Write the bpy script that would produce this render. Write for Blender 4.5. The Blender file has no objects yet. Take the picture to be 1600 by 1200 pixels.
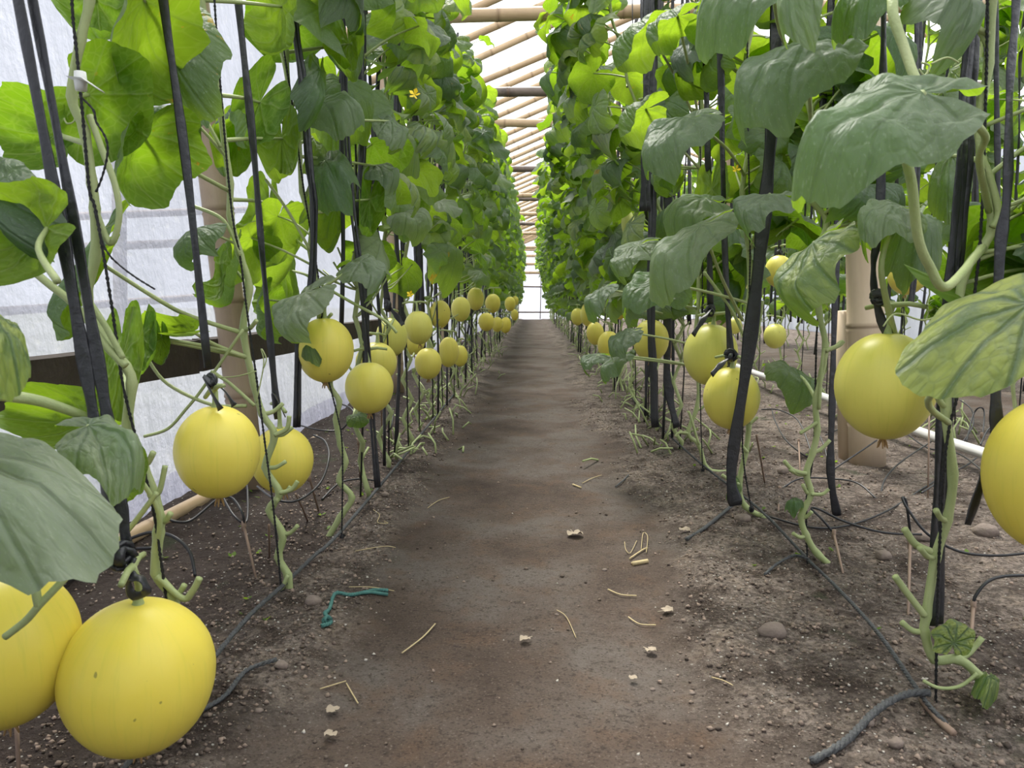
import bpy, math, random
from mathutils import Vector, Matrix, noise
import numpy as np
R = random.Random(7)
PI = math.pi
SC = bpy.context.scene
COL = SC.collection

# ------------------------------------------------------------------ camera
F, HC = 1200.0, 0.65                      # focal length in pixels of a 1600 px frame, phone height
VPX, VPY = 832.0, 472.0                   # where the planting rows run together
PITCH = math.atan((600 - VPY) / F)
YAW = math.atan((VPX - 800) / F * math.cos(PITCH))
camd = bpy.data.cameras.new('camera')
camd.sensor_width = 36.0
camd.lens = F / 1600 * 36.0
camd.clip_start = 0.02
camd.dof.use_dof = True
camd.dof.focus_distance = 2.4
camd.dof.aperture_fstop = 14.0
cam = bpy.data.objects.new('camera', camd)
COL.objects.link(cam)
cam.location = (0, 0, HC)
cam.rotation_euler = (PI / 2 - PITCH, 0, YAW)
SC.camera = cam
CM = cam.rotation_euler.to_matrix()
CAMP = Vector((0, 0, HC))

# ------------------------------------------------------------------ light
w = bpy.data.worlds.new('overcast_sky')
SC.world = w
w.use_nodes = True
bg = w.node_tree.nodes['Background']
bg.inputs['Color'].default_value = (0.93, 0.96, 1.0, 1)
bg.inputs['Strength'].default_value = 1.15
sund = bpy.data.lights.new('sun', 'SUN')
sund.energy = 9.0
sund.angle = math.radians(17)
sund.color = (1.0, 0.95, 0.86)
sun = bpy.data.objects.new('sun', sund)
COL.objects.link(sun)
sun.rotation_euler = (math.radians(-30), math.radians(-9), 0)
SC.view_settings.view_transform = 'Standard'
SC.view_settings.look = 'None'
SC.view_settings.gamma = 1.0
SC.view_settings.use_curve_mapping = False
SC.view_settings.exposure = 0.92
SC.cycles.max_bounces = 6
SC.cycles.adaptive_threshold = 0.03
SC.cycles.diffuse_bounces = 3
SC.cycles.transmission_bounces = 5
SC.cycles.transparent_max_bounces = 8
SC.cycles.sample_clamp_indirect = 6.0

# ------------------------------------------------------------------ pixel helpers
def ray(u, v):
    return CM @ Vector(((u - 800) / F, -(v - 600) / F, -1))
def pix(u, v, y):                          # the point seen at (u, v) that stands y metres down the path
    r = ray(u, v)
    return CAMP + r * (y / r.y)
def ground(u, v, z=0.0):
    r = ray(u, v)
    return CAMP + r * ((z - HC) / r.z)
def lerp(a, b, t):
    return a + (b - a) * t
def sstep(a, b, x):
    t = max(0.0, min(1.0, (x - a) / (b - a)))
    return t * t * (3 - 2 * t)

# ------------------------------------------------------------------ materials
def nodes_of(name):
    m = bpy.data.materials.new(name)
    m.use_nodes = True
    nt = m.node_tree
    b = nt.nodes['Principled BSDF']
    return m, nt, b
class NT:
    def __init__(s, nt):
        s.nt = nt
    def n(s, t, **kw):
        o = s.nt.nodes.new(t)
        for k, v in kw.items():
            setattr(o, k, v)
        return o
    def l(s, a, b):
        s.nt.links.new(a, b)
    def val(s, x, sock):
        if hasattr(x, 'is_output'):
            s.l(x, sock)
        else:
            sock.default_value = x
    def math(s, op, a, b=0.0, c=None, clamp=False):
        o = s.n('ShaderNodeMath', operation=op, use_clamp=clamp)
        s.val(a, o.inputs[0]); s.val(b, o.inputs[1])
        if c is not None:
            s.val(c, o.inputs[2])
        return o.outputs[0]
    def mix(s, f, a, b, typ='MIX'):
        o = s.n('ShaderNodeMix', data_type='RGBA', blend_type=typ)
        s.val(f, o.inputs[0])
        for x, i in ((a, 6), (b, 7)):
            if isinstance(x, tuple):
                o.inputs[i].default_value = (x + (1,))[:4]
            else:
                s.l(x, o.inputs[i])
        return o.outputs[2]
    def noise(s, vec, scale, detail=4, rough=0.55):
        o = s.n('ShaderNodeTexNoise')
        o.inputs['Scale'].default_value = scale
        o.inputs['Detail'].default_value = detail
        o.inputs['Roughness'].default_value = rough
        if vec is not None:
            s.l(vec, o.inputs['Vector'])
        return o.outputs['Fac']
    def ramp(s, fac, stops):
        o = s.n('ShaderNodeValToRGB')
        e = o.color_ramp.elements
        while len(e) < len(stops):
            e.new(0.5)
        for i, (p, c) in enumerate(stops):
            e[i].position = p
            e[i].color = (c + (1,))[:4] if isinstance(c, tuple) else (c, c, c, 1)
        s.l(fac, o.inputs[0])
        return o.outputs[0]
    def rng(s, x, a, b, c=0.0, d=1.0):
        o = s.n('ShaderNodeMapRange')
        o.interpolation_type = 'SMOOTHSTEP'
        s.val(x, o.inputs[0])
        o.inputs[1].default_value = a; o.inputs[2].default_value = b
        o.inputs[3].default_value = c; o.inputs[4].default_value = d
        return o.outputs[0]
    def bump(s, h, strength, dist, to):
        o = s.n('ShaderNodeBump')
        o.inputs['Strength'].default_value = strength
        o.inputs['Distance'].default_value = dist
        s.l(h, o.inputs['Height'])
        s.l(o.outputs[0], to)

def simple(name, col, rough=0.6, var=0.15, scale=30.0, bump=0.0, bscale=80.0, spec=0.4, islands=False):
    m, nt, b = nodes_of(name)
    t = NT(nt)
    tc = t.n('ShaderNodeTexCoord').outputs['Object']
    f = t.noise(tc, scale)
    lo = tuple(c * (1 - var) for c in col)
    hi = tuple(min(1, c * (1 + var)) for c in col)
    c = t.mix(f, lo, hi)
    if islands:
        g = t.n('ShaderNodeNewGeometry')
        c = t.mix(g.outputs['Random Per Island'], tuple(x * 0.4 for x in col), tuple(min(1, x * 1.9) for x in col))
    t.l(c, b.inputs['Base Color'])
    b.inputs['Roughness'].default_value = rough
    b.inputs['Specular IOR Level'].default_value = spec
    if bump:
        t.bump(t.noise(tc, bscale), bump, 0.01, b.inputs['Normal'])
    return m

def leaf_material(name, fine):
    m, nt, b = nodes_of(name)
    t = NT(nt)
    uv = t.n('ShaderNodeUVMap').outputs[0]
    sep = t.n('ShaderNodeSeparateXYZ'); t.l(uv, sep.inputs[0])
    x = t.math('ABSOLUTE', t.math('SUBTRACT', sep.outputs[0], 0.5))
    y = t.math('SUBTRACT', sep.outputs[1], 0.36)
    d = x                                         # midrib, then four pairs of side veins fan out from the stalk
    for a in (34, 68, 105, 140):
        ca, sa = math.cos(math.radians(a)), math.sin(math.radians(a))
        perp = t.math('ABSOLUTE', t.math('SUBTRACT', t.math('MULTIPLY', x, ca), t.math('MULTIPLY', y, sa)))
        along = t.math('ADD', t.math('MULTIPLY', x, sa), t.math('MULTIPLY', y, ca))
        back = t.math('MULTIPLY', t.math('LESS_THAN', along, 0.0), 1.0)
        d = t.math('MINIMUM', d, t.math('ADD', perp, back))
    vein = t.rng(d, 0.004, 0.013, 1.0, 0.0)
    halo = t.rng(d, 0.0, 0.05, 1.0, 0.0)
    oi = t.n('ShaderNodeObjectInfo')
    g = t.n('ShaderNodeNewGeometry')
    col = t.n('ShaderNodeSeparateColor'); t.l(oi.outputs['Color'], col.inputs[0])
    yel, pale, spot = col.outputs[0], col.outputs[1], col.outputs[2]
    rnd = t.math('FRACT', t.math('ADD', oi.outputs['Random'], g.outputs['Random Per Island']))
    off = t.n('ShaderNodeCombineXYZ')
    t.l(rnd, off.inputs[2])
    va = t.n('ShaderNodeVectorMath', operation='MULTIPLY_ADD')
    t.l(off.outputs[0], va.inputs[0]); va.inputs[1].default_value = (0, 0, 7); t.l(uv, va.inputs[2])
    vec = va.outputs[0]
    n1 = t.noise(vec, 5.0, 4)
    vor = t.n('ShaderNodeTexVoronoi', feature='DISTANCE_TO_EDGE')
    vor.inputs['Scale'].default_value = 13.0
    t.l(vec, vor.inputs['Vector'])
    net = t.rng(vor.outputs['Distance'], 0.0, 0.14, 0.6, 0.0)
    # upper face: bluish green with a greyish bloom; lower face: fresh green with pale veins
    top = t.mix(rnd, (0.046, 0.080, 0.054), (0.070, 0.112, 0.062))
    top = t.mix(t.math('MULTIPLY', n1, 0.5), top, (0.11, 0.145, 0.105))
    top = t.mix(t.math('MULTIPLY', pale, 0.8), top, (0.29, 0.32, 0.275))
    top = t.mix(t.math('MULTIPLY', vein, 0.25), top, (0.15, 0.22, 0.11))
    fl = t.noise(vec, 70.0, 2)
    fleck = t.math('MULTIPLY', t.rng(fl, 0.60, 0.70), 0.38)
    top = t.mix(fleck, top, (0.45, 0.50, 0.40))
    top = t.mix(t.math('MULTIPLY', yel, t.math('MULTIPLY', t.math('SUBTRACT', 1.0, t.math('MAXIMUM', halo, t.math('MULTIPLY', net, 0.5))), t.rng(n1, 0.25, 0.6))), top, (0.36, 0.40, 0.12))
    und = t.mix(rnd, (0.085, 0.17, 0.025), (0.13, 0.22, 0.035))
    und = t.mix(t.math('MULTIPLY', vein, 0.8), und, (0.27, 0.36, 0.12))
    und = t.mix(t.math('MULTIPLY', net, 0.75), und, (0.20, 0.29, 0.07))
    base = t.mix(g.outputs['Backfacing'], top, und)
    sp = t.noise(vec, 3.3, 5, 0.7)
    spm = t.math('MULTIPLY', t.rng(sp, 0.64, 0.665), spot)
    base = t.mix(spm, base, t.mix(t.rng(sp, 0.69, 0.73), (0.60, 0.42, 0.05), (0.20, 0.09, 0.03)))
    t.l(base, b.inputs['Base Color'])
    b.inputs['Roughness'].default_value = 0.52
    b.inputs['Specular IOR Level'].default_value = 0.32
    v2 = t.n('ShaderNodeTexVoronoi', feature='SMOOTH_F1')
    v2.inputs['Scale'].default_value = 15.0; v2.inputs['Smoothness'].default_value = 0.35
    t.l(vec, v2.inputs['Vector'])
    h = t.math('ADD', t.math('MULTIPLY', t.math('MULTIPLY', t.rng(d, 0.0, 0.03, 1.0, 0.0), -1.0), 0.8), t.math('MULTIPLY', net, -0.16))
    h = t.math('ADD', h, t.math('MULTIPLY', n1, 1.3))
    h = t.math('ADD', h, t.math('MULTIPLY', v2.outputs['Distance'], -0.9))
    t.bump(h, 0.62, 0.007, b.inputs['Normal'])
    tr = t.n('ShaderNodeBsdfTranslucent')
    tcol = t.mix(rnd, (0.25, 0.47, 0.012), (0.40, 0.60, 0.025))
    tcol = t.mix(t.math('MULTIPLY', net, 0.35), tcol, (0.45, 0.62, 0.08))
    tcol = t.mix(t.math('MULTIPLY', vein, 0.45), tcol, (0.20, 0.34, 0.02))
    tcol = t.mix(spm, tcol, (0.45, 0.25, 0.02))
    t.l(tcol, tr.inputs['Color'])
    mx = t.n('ShaderNodeMixShader')
    mx.inputs[0].default_value = 0.45
    t.l(b.outputs[0], mx.inputs[1]); t.l(tr.outputs[0], mx.inputs[2])
    t.l(mx.outputs[0], nt.nodes['Material Output'].inputs['Surface'])
    return m

def stem_material():
    m, nt, b = nodes_of('stem_green')
    t = NT(nt)
    tc = t.n('ShaderNodeTexCoord').outputs['Object']
    f = t.noise(tc, 14.0)
    c = t.mix(f, (0.24, 0.32, 0.11), (0.46, 0.50, 0.25))
    t.l(c, b.inputs['Base Color'])
    b.inputs['Roughness'].default_value = 0.55
    b.inputs['Subsurface Weight'].default_value = 0.0
    t.bump(t.noise(tc, 260.0, 2), 0.3, 0.003, b.inputs['Normal'])
    return m

def melon_material():
    m, nt, b = nodes_of('melon_skin')
    t = NT(nt)
    tc = t.n('ShaderNodeTexCoord').outputs['Object']
    oi = t.n('ShaderNodeObjectInfo')
    col = t.n('ShaderNodeSeparateColor'); t.l(oi.outputs['Color'], col.inputs[0])
    ripe = col.outputs[0]
    va = t.n('ShaderNodeVectorMath', operation='ADD')
    t.l(tc, va.inputs[0]); 
    cx = t.n('ShaderNodeCombineXYZ'); t.l(oi.outputs['Random'], cx.inputs[0])
    vs = t.n('ShaderNodeVectorMath', operation='SCALE'); t.l(cx.outputs[0], vs.inputs[0]); vs.inputs['Scale'].default_value = 40
    t.l(vs.outputs[0], va.inputs[1])
    f = t.noise(va.outputs[0], 9.0, 4)
    green = t.mix(f, (0.54, 0.58, 0.13), (0.68, 0.71, 0.24))
    yellow = t.mix(f, (0.74, 0.59, 0.055), (0.83, 0.70, 0.13))
    c = t.mix(ripe, green, yellow)
    # faint meridian streaks and a few specks
    sep = t.n('ShaderNodeSeparateXYZ'); t.l(tc, sep.inputs[0])
    ang = t.math('ARCTAN2', sep.outputs[1], sep.outputs[0])
    cz = t.n('ShaderNodeCombineXYZ'); t.l(t.math('MULTIPLY', ang, 5.0), cz.inputs[0]); t.l(t.math('MULTIPLY', sep.outputs[2], 5.0), cz.inputs[1]); t.l(oi.outputs['Random'], cz.inputs[2])
    st = t.noise(cz.outputs[0], 2.2, 4, 0.6)
    c = t.mix(t.math('MULTIPLY', t.rng(st, 0.5, 0.72), 0.2), c, (0.50, 0.52, 0.06))
    sp = t.noise(va.outputs[0], 55.0, 1)
    c = t.mix(t.math('MULTIPLY', t.rng(sp, 0.77, 0.80), 0.7), c, (0.18, 0.17, 0.04))
    t.l(c, b.inputs['Base Color'])
    b.inputs['Roughness'].default_value = 0.38
    b.inputs['Specular IOR Level'].default_value = 0.35
    b.inputs['Subsurface Weight'].default_value = 0.12
    b.inputs['Subsurface Radius'].default_value = (0.02, 0.015, 0.004)
    b.inputs['Subsurface Scale'].default_value = 0.6
    t.bump(t.noise(tc, 40.0, 2), 0.06, 0.004, b.inputs['Normal'])
    return m

def bamboo_material(name, a, bcol, stain):
    m, nt, b = nodes_of(name)
    t = NT(nt)
    tc = t.n('ShaderNodeTexCoord').outputs['Object']
    mp = t.n('ShaderNodeMapping'); mp.inputs['Scale'].default_value = (9, 9, 0.7)
    t.l(tc, mp.inputs[0])
    f = t.noise(mp.outputs[0], 6.0, 6, 0.6)
    oi = t.n('ShaderNodeObjectInfo')
    c = t.mix(f, a, bcol)
    c = t.mix(t.math('MULTIPLY', oi.outputs['Random'], 0.35), c, tuple(x * 0.7 for x in a))
    s = t.noise(tc, 3.5, 6, 0.65)
    c = t.mix(t.math('MULTIPLY', t.rng(s, 0.5, 0.66), stain), c, (0.05, 0.035, 0.03))
    g = t.n('ShaderNodeAttribute', attribute_name='node')
    c = t.mix(t.math('MULTIPLY', g.outputs['Fac'], 0.6), c, (0.16, 0.09, 0.05))
    t.l(c, b.inputs['Base Color'])
    b.inputs['Roughness'].default_value = 0.5
    t.bump(f, 0.15, 0.005, b.inputs['Normal'])
    return m

def plastic_material(name, tint, clear, wrinkle):
    m, nt, b = nodes_of(name)
    t = NT(nt)
    tc = t.n('ShaderNodeTexCoord').outputs['Object']
    mp = t.n('ShaderNodeMapping'); mp.inputs['Scale'].default_value = (1.0, 1.0, 0.35)
    t.l(tc, mp.inputs[0])
    f = t.noise(mp.outputs[0], 2.3, 6, 0.6)
    f2 = t.noise(tc, 23.0, 4, 0.65)
    c = t.mix(t.rng(f, 0.3, 0.7), tuple(x * 0.80 for x in tint), tint)  # wrinkle shading put into the colour: film darker in the bump hollows
    c = t.mix(t.math('MULTIPLY', t.rng(f2, 0.55, 0.8), 0.3), c, (0.62, 0.60, 0.58))
    bp = t.n('ShaderNodeBump'); bp.inputs['Strength'].default_value = wrinkle; bp.inputs['Distance'].default_value = 0.05
    t.l(t.math('ADD', f, t.math('MULTIPLY', f2, 0.12)), bp.inputs['Height'])
    tr = t.n('ShaderNodeBsdfTranslucent'); t.l(c, tr.inputs[0]); t.l(bp.outputs[0], tr.inputs['Normal'])
    df = t.n('ShaderNodeBsdfDiffuse'); t.l(c, df.inputs[0]); t.l(bp.outputs[0], df.inputs['Normal'])
    tp = t.n('ShaderNodeBsdfTransparent'); tp.inputs[0].default_value = (0.97, 0.98, 1, 1)
    m1 = t.n('ShaderNodeMixShader'); m1.inputs[0].default_value = 0.25
    t.l(tr.outputs[0], m1.inputs[1]); t.l(df.outputs[0], m1.inputs[2])
    m2 = t.n('ShaderNodeMixShader')
    t.val(t.math('ADD', t.math('MULTIPLY', f, 0.16), clear - 0.08), m2.inputs[0])
    t.l(m1.outputs[0], m2.inputs[1]); t.l(tp.outputs[0], m2.inputs[2])
    t.l(m2.outputs[0], nt.nodes['Material Output'].inputs['Surface'])
    return m

def soil_material():
    m, nt, b = nodes_of('soil')
    t = NT(nt)
    P = t.n('ShaderNodeTexCoord').outputs['Object']
    sep = t.n('ShaderNodeSeparateXYZ'); t.l(P, sep.inputs[0])
    x = sep.outputs[0]
    big = t.noise(P, 2.1, 5, 0.6)
    mid = t.noise(P, 9.0, 6, 0.62)
    fin = t.noise(P, 75.0, 5, 0.7)
    gr = t.noise(P, 210.0, 3, 0.6)
    att = t.n('ShaderNodeAttribute', attribute_name='path').outputs['Fac']
    # trodden path: grey brown, moist patches
    pc = t.ramp(big, [(0.30, (0.040, 0.026, 0.019)), (0.46, (0.080, 0.058, 0.045)), (0.58, (0.112, 0.094, 0.081)), (0.75, (0.065, 0.046, 0.035))])
    pc = t.mix(t.math('MULTIPLY', t.rng(mid, 0.48, 0.7), 0.5), pc, (0.11, 0.066, 0.040))
    pc = t.mix(t.math('MULTIPLY', t.rng(fin, 0.52, 0.66), 0.7), pc, (0.03, 0.021, 0.016))
    pc = t.mix(t.math('MULTIPLY', t.rng(gr, 0.56, 0.66), 0.65), pc, (0.022, 0.016, 0.012))
    pc = t.mix(t.math('MULTIPLY', t.rng(gr, 0.40, 0.30), 0.5), pc, (0.21, 0.18, 0.155))
    # loose bed soil: crumbs, dry grey top, white perlite
    bc = t.ramp(mid, [(0.28, (0.030, 0.019, 0.014)), (0.40, (0.115, 0.083, 0.064)), (0.53, (0.32, 0.262, 0.222)), (0.8, (0.37, 0.28, 0.20))])  # shade of pits put into the colour: low spots near black
    bc = t.mix(t.rng(fin, 0.40, 0.65), t.mix(0.7, bc, (0.028, 0.02, 0.015)), bc)
    bc = t.mix(t.math('MULTIPLY', t.rng(gr, 0.45, 0.33), 0.55), bc, (0.36, 0.30, 0.25))
    dark_fac = t.math('MULTIPLY', t.rng(t.math('ADD', x, t.math('MULTIPLY', big, 0.35)), -0.30, -0.52), 0.86)  # bed soil near black left of the path, darker in random patches
    dark_fac = t.math('MAXIMUM', dark_fac, t.math('MULTIPLY', t.rng(t.noise(P, 3.3, 4), 0.5, 0.62), 0.55))
    bc = t.mix(dark_fac, bc, (0.030, 0.019, 0.015))
    vo = t.n('ShaderNodeTexVoronoi'); vo.inputs['Scale'].default_value = 85.0
    t.l(P, vo.inputs['Vector'])
    rr = t.n('ShaderNodeSeparateColor'); t.l(vo.outputs['Color'], rr.inputs[0])
    per = t.math('MULTIPLY', t.rng(vo.outputs['Distance'], 0.13, 0.25, 1.0, 0.0), t.math('GREATER_THAN', rr.outputs[0], 0.80))
    bc = t.mix(t.math('MULTIPLY', per, 0.9), bc, (0.55, 0.53, 0.48))
    al = t.noise(P, 4.3, 5, 0.6)
    bc = t.mix(t.math('MULTIPLY', t.rng(al, 0.60, 0.70), 0.55), bc, (0.035, 0.055, 0.02))
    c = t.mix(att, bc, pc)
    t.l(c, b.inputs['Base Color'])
    b.inputs['Roughness'].default_value = 0.9
    b.inputs['Specular IOR Level'].default_value = 0.25
    h = t.math('ADD', t.math('MULTIPLY', mid, 0.7), t.math('MULTIPLY', fin, 0.6))
    h = t.math('MULTIPLY', h, t.math('SUBTRACT', 1.15, t.math('MULTIPLY', att, 0.8)))
    t.bump(h, 1.0, 0.035, b.inputs['Normal'])
    return m

M = {}
M['leaf'] = leaf_material('leaf_blade', True)
M['stem'] = stem_material()
M['stub'] = simple('cut_stub', (0.52, 0.50, 0.28), 0.6, 0.2)
M['melon'] = melon_material()
M['scar'] = simple('dry_blossom_end', (0.42, 0.27, 0.12), 0.9, 0.3)
M['strip'] = simple('black_plastic_strip', (0.022, 0.023, 0.027), 0.38, 0.35, 60, 0.35, 45, 0.6)
M['twine'] = simple('black_twine', (0.014, 0.014, 0.015), 0.6, 0.3, 200, 0.4, 300)
M['tube'] = simple('drip_tube_black', (0.022, 0.022, 0.024), 0.4, 0.3, 20)
M['rope'] = simple('grey_black_rope', (0.075, 0.078, 0.08), 0.85, 0.5, 150, 0.5, 200)
M['teal'] = simple('teal_rope', (0.06, 0.17, 0.15), 0.8, 0.4, 120)
M['bamboo'] = bamboo_material('bamboo_pale', (0.44, 0.30, 0.17), (0.62, 0.47, 0.31), 0.15)
M['bamboo_dark'] = bamboo_material('bamboo_weathered', (0.13, 0.10, 0.085), (0.24, 0.19, 0.16), 0.75)
M['bamboo_post'] = bamboo_material('bamboo_post', (0.34, 0.25, 0.17), (0.52, 0.40, 0.28), 0.2)
M['bamboo_pale_post'] = bamboo_material('bamboo_pale_post', (0.58, 0.45, 0.31), (0.70, 0.57, 0.42), 0.06)
M['board'] = simple('dark_weathered_wood', (0.055, 0.042, 0.034), 0.85, 0.5, 12, 0.6, 30)
M['pvc'] = simple('white_pvc', (0.62, 0.62, 0.60), 0.4, 0.12, 8)
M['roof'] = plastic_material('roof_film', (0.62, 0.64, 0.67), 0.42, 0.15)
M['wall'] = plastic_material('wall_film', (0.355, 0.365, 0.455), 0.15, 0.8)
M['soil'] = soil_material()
M['crumb'] = simple('soil_crumb', (0.165, 0.125, 0.098), 0.95, 0.3, 60, islands=True)
M['perlite'] = simple('pale_grit', (0.52, 0.48, 0.42), 0.9, 0.2, 60, islands=False)
M['stone'] = simple('stone', (0.19, 0.15, 0.125), 0.85, 0.35, 25, 0.5, 60)
M['straw'] = simple('dry_straw', (0.50, 0.40, 0.22), 0.8, 0.3, 40)
M['dryleaf'] = simple('dry_leaf', (0.34, 0.28, 0.21), 0.9, 0.3, 40, 0.5, 60)
M['stake'] = simple('drip_stake_brown', (0.27, 0.19, 0.14), 0.7, 0.2, 30)
M['tag'] = simple('white_tape', (0.75, 0.76, 0.74), 0.6, 0.08)
M['flower'] = simple('yellow_petal', (0.85, 0.62, 0.02), 0.6, 0.1)
M['grass'] = simple('outside_grass', (0.17, 0.18, 0.14), 0.9, 0.5, 1.5)
M['outpost'] = simple('outside_timber', (0.35, 0.26, 0.19), 0.8, 0.3, 6)

# ------------------------------------------------------------------ mesh builder
class MB:
    def __init__(s):
        s.v, s.f, s.m, s.uv = [], [], [], {}
        s.attr = {}
    def add(s, vs, fs, mat=0):
        o = len(s.v)
        s.v.extend(vs)
        for f in fs:
            s.f.append(tuple(i + o for i in f)); s.m.append(mat)
        return o
    def tube(s, pts, rad, n=7, mat=0, cap=True, flat=None, twist=None, attr=None):
        pts = [Vector(p) for p in pts]
        k = len(pts)
        if not isinstance(rad, (list, tuple)):
            rad = [rad] * k
        t0 = (pts[1] - pts[0]).normalized()
        up = Vector((1, 0, 0)) if abs(t0.x) < 0.8 else Vector((0, 0, 1))
        nv = (up - t0 * up.dot(t0)).normalized()
        vs = []
        for i in range(k):
            a, b = pts[max(0, i - 1)], pts[min(k - 1, i + 1)]
            t = (b - a)
            t = t.normalized() if t.length > 1e-9 else t0
            nv = (nv - t * nv.dot(t))
            nv = nv.normalized() if nv.length > 1e-6 else t.orthogonal().normalized()
            bv = t.cross(nv)
            tw = twist[i] if twist else 0.0
            c, sn = math.cos(tw), math.sin(tw)
            A, B = nv * c + bv * sn, bv * c - nv * sn
            for j in range(n):
                an = 2 * PI * j / n
                ry = rad[i] if flat is None else flat
                vs.append(pts[i] + A * (math.cos(an) * rad[i]) + B * (math.sin(an) * ry))
        fs = []
        for i in range(k - 1):
            for j in range(n):
                fs.append((i * n + j, i * n + (j + 1) % n, (i + 1) * n + (j + 1) % n, (i + 1) * n + j))
        if cap:
            fs.append(tuple(reversed(range(n))))
            fs.append(tuple((k - 1) * n + j for j in range(n)))
        o = s.add(vs, fs, mat)
        if attr is not None:
            for i in range(k):
                for j in range(n):
                    s.attr[o + i * n + j] = attr[i]
        return o
    def box(s, lo, hi, mat=0):
        x0, y0, z0 = lo; x1, y1, z1 = hi
        s.add([Vector(p) for p in ((x0, y0, z0), (x1, y0, z0), (x1, y1, z0), (x0, y1, z0), (x0, y0, z1), (x1, y0, z1), (x1, y1, z1), (x0, y1, z1))],
              [(0, 3, 2, 1), (4, 5, 6, 7), (0, 1, 5, 4), (1, 2, 6, 5), (2, 3, 7, 6), (3, 0, 4, 7)], mat)
    def mesh(s, name, mats, smooth=True, attr=None):
        me = bpy.data.meshes.new(name)
        me.from_pydata([tuple(v) for v in s.v], [], s.f)
        for m in mats:
            me.materials.append(M[m])
        if len(mats) > 1:
            me.polygons.foreach_set('material_index', s.m)
        me.polygons.foreach_set('use_smooth', [smooth] * len(s.f))
        if s.uv:
            lay = me.uv_layers.new(name='UVMap')
            vi = np.empty(len(me.loops), dtype=np.int32)
            me.loops.foreach_get('vertex_index', vi)
            tab = np.full((len(s.v), 2), (0.53, 0.45), dtype=np.float32)
            for i, c in s.uv.items():
                tab[i] = c
            lay.data.foreach_set('uv', tab[vi].ravel())
        if s.attr and attr:
            a = me.attributes.new(attr, 'FLOAT', 'POINT')
            tab = np.zeros(len(s.v), dtype=np.float32)
            for i, c in s.attr.items():
                tab[i] = c
            a.data.foreach_set('value', tab)
        me.update()
        return me

def link(name, me, parent=None, loc=None):
    o = bpy.data.objects.new(name, me)
    COL.objects.link(o)
    if loc is not None:
        o.location = loc
    if parent is not None:
        o.parent = parent
    return o
def tag(o, label, cat, group=None, kind=None):
    o['label'] = label
    o['category'] = cat
    if group:
        o['group'] = group
    if kind:
        o['kind'] = kind
    return o
def structure(o, label=None):
    o['kind'] = 'structure'
    if label:
        o['label'] = label
    return o
ORD = ['', 'first', 'second', 'third', 'fourth', 'fifth', 'sixth', 'seventh', 'eighth', 'ninth', 'tenth', 'eleventh', 'twelfth',
       'thirteenth', 'fourteenth', 'fifteenth', 'sixteenth', 'seventeenth', 'eighteenth', 'nineteenth', 'twentieth', 'twenty-first', 'twenty-second',
       'twenty-third', 'twenty-fourth', 'twenty-fifth', 'twenty-sixth', 'twenty-seventh', 'twenty-eighth', 'twenty-ninth', 'thirtieth']

def smooth_path(pts, sub=4):
    P = [Vector(p) for p in pts]
    if len(P) < 3:
        return [P[0].lerp(P[-1], i / sub) for i in range(sub + 1)]
    out = []
    for i in range(len(P) - 1):
        p0, p1, p2, p3 = P[max(0, i - 1)], P[i], P[i + 1], P[min(len(P) - 1, i + 2)]
        for k in range(sub):
            t = k / sub
            out.append(0.5 * ((2 * p1) + (p2 - p0) * t + (2 * p0 - 5 * p1 + 4 * p2 - p3) * t * t + (3 * p1 - p0 - 3 * p2 + p3) * t ** 3))
    out.append(P[-1])
    return out

# ------------------------------------------------------------------ leaves
def leaf_radius(th, serr, lob):
    c = 0.14
    a = abs(th)
    r = c * math.cos(th) + math.sqrt(0.25 - (c * math.sin(th)) ** 2)
    r *= 1 + lob * math.cos(6 * th) + 0.02 * math.cos(th * 3 + 1)
    r *= 1 - 0.90 * sstep(math.radians(152), math.radians(180), a)
    if serr:
        r *= 1 + 0.007 * math.sin(th * 31) + 0.006 * math.sin(th * 19 + 1)
    return r
def leaf_unit(nr, na, fold=0.1, k=0.8, wav=0.05, ph=0.0, lob=0.045, serr=True, curl=0.0, side=0.0, puck=0.006, und_=0.055):
    vs, uvs, fs = [], [], []
    def bend(x, y):
        r = math.hypot(x, y)
        th = math.atan2(x, y)
        z = -fold * (abs(x) ** 1.25) * 1.2 + wav * (r / 0.5) ** 2 * math.sin(3 * th + ph) * 0.5
        z += wav * (r / 0.5) ** 3 * math.sin(7 * th + ph * 2.3) * 0.28
        z += puck * math.cos(th * 10.5) * min(1, r / 0.3) * -0.7
        z += und_ * (noise.noise(Vector((x * 4.2 + ph * 3, y * 4.2, ph))) + .45 * noise.noise(Vector((x * 10 + ph, y * 10, ph)))) * min(1, r / .15)
        z -= curl * max(0.0, r - 0.34) ** 2 * 6
        if abs(side) > 1e-6:
            a = side * x
            x2, dz = math.sin(a) / side, -(1 - math.cos(a)) / side
            x, z = x2, z + dz
        if abs(k) > 1e-6:
            a = k * y
            c, s_ = math.cos(a), math.sin(a)
            return (x, s_ / k + z * s_, -(1 - c) / k + z * c)
        return (x, y, z)
    vs.append(bend(0, 0)); uvs.append((0.5, 0.36))
    T = [-PI + 0.04 + (2 * PI - 0.08) * j / (na - 1) for j in range(na)]
    for i in range(1, nr + 1):
        q = (i / nr) ** 0.9
        for th in T:
            r = leaf_radius(th, serr and i == nr, lob) * q
            x, y = r * math.sin(th), r * math.cos(th)
            vs.append(bend(x, y)); uvs.append((0.5 + x, 0.36 + y))
    for j in range(na - 1):
        fs.append((0, 1 + j + 1, 1 + j))
    for i in range(nr - 1):
        a = 1 + i * na
        for j in range(na - 1):
            fs.append((a + j, a + j + 1, a + na + j + 1, a + na + j))
    return vs, fs, uvs

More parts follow.
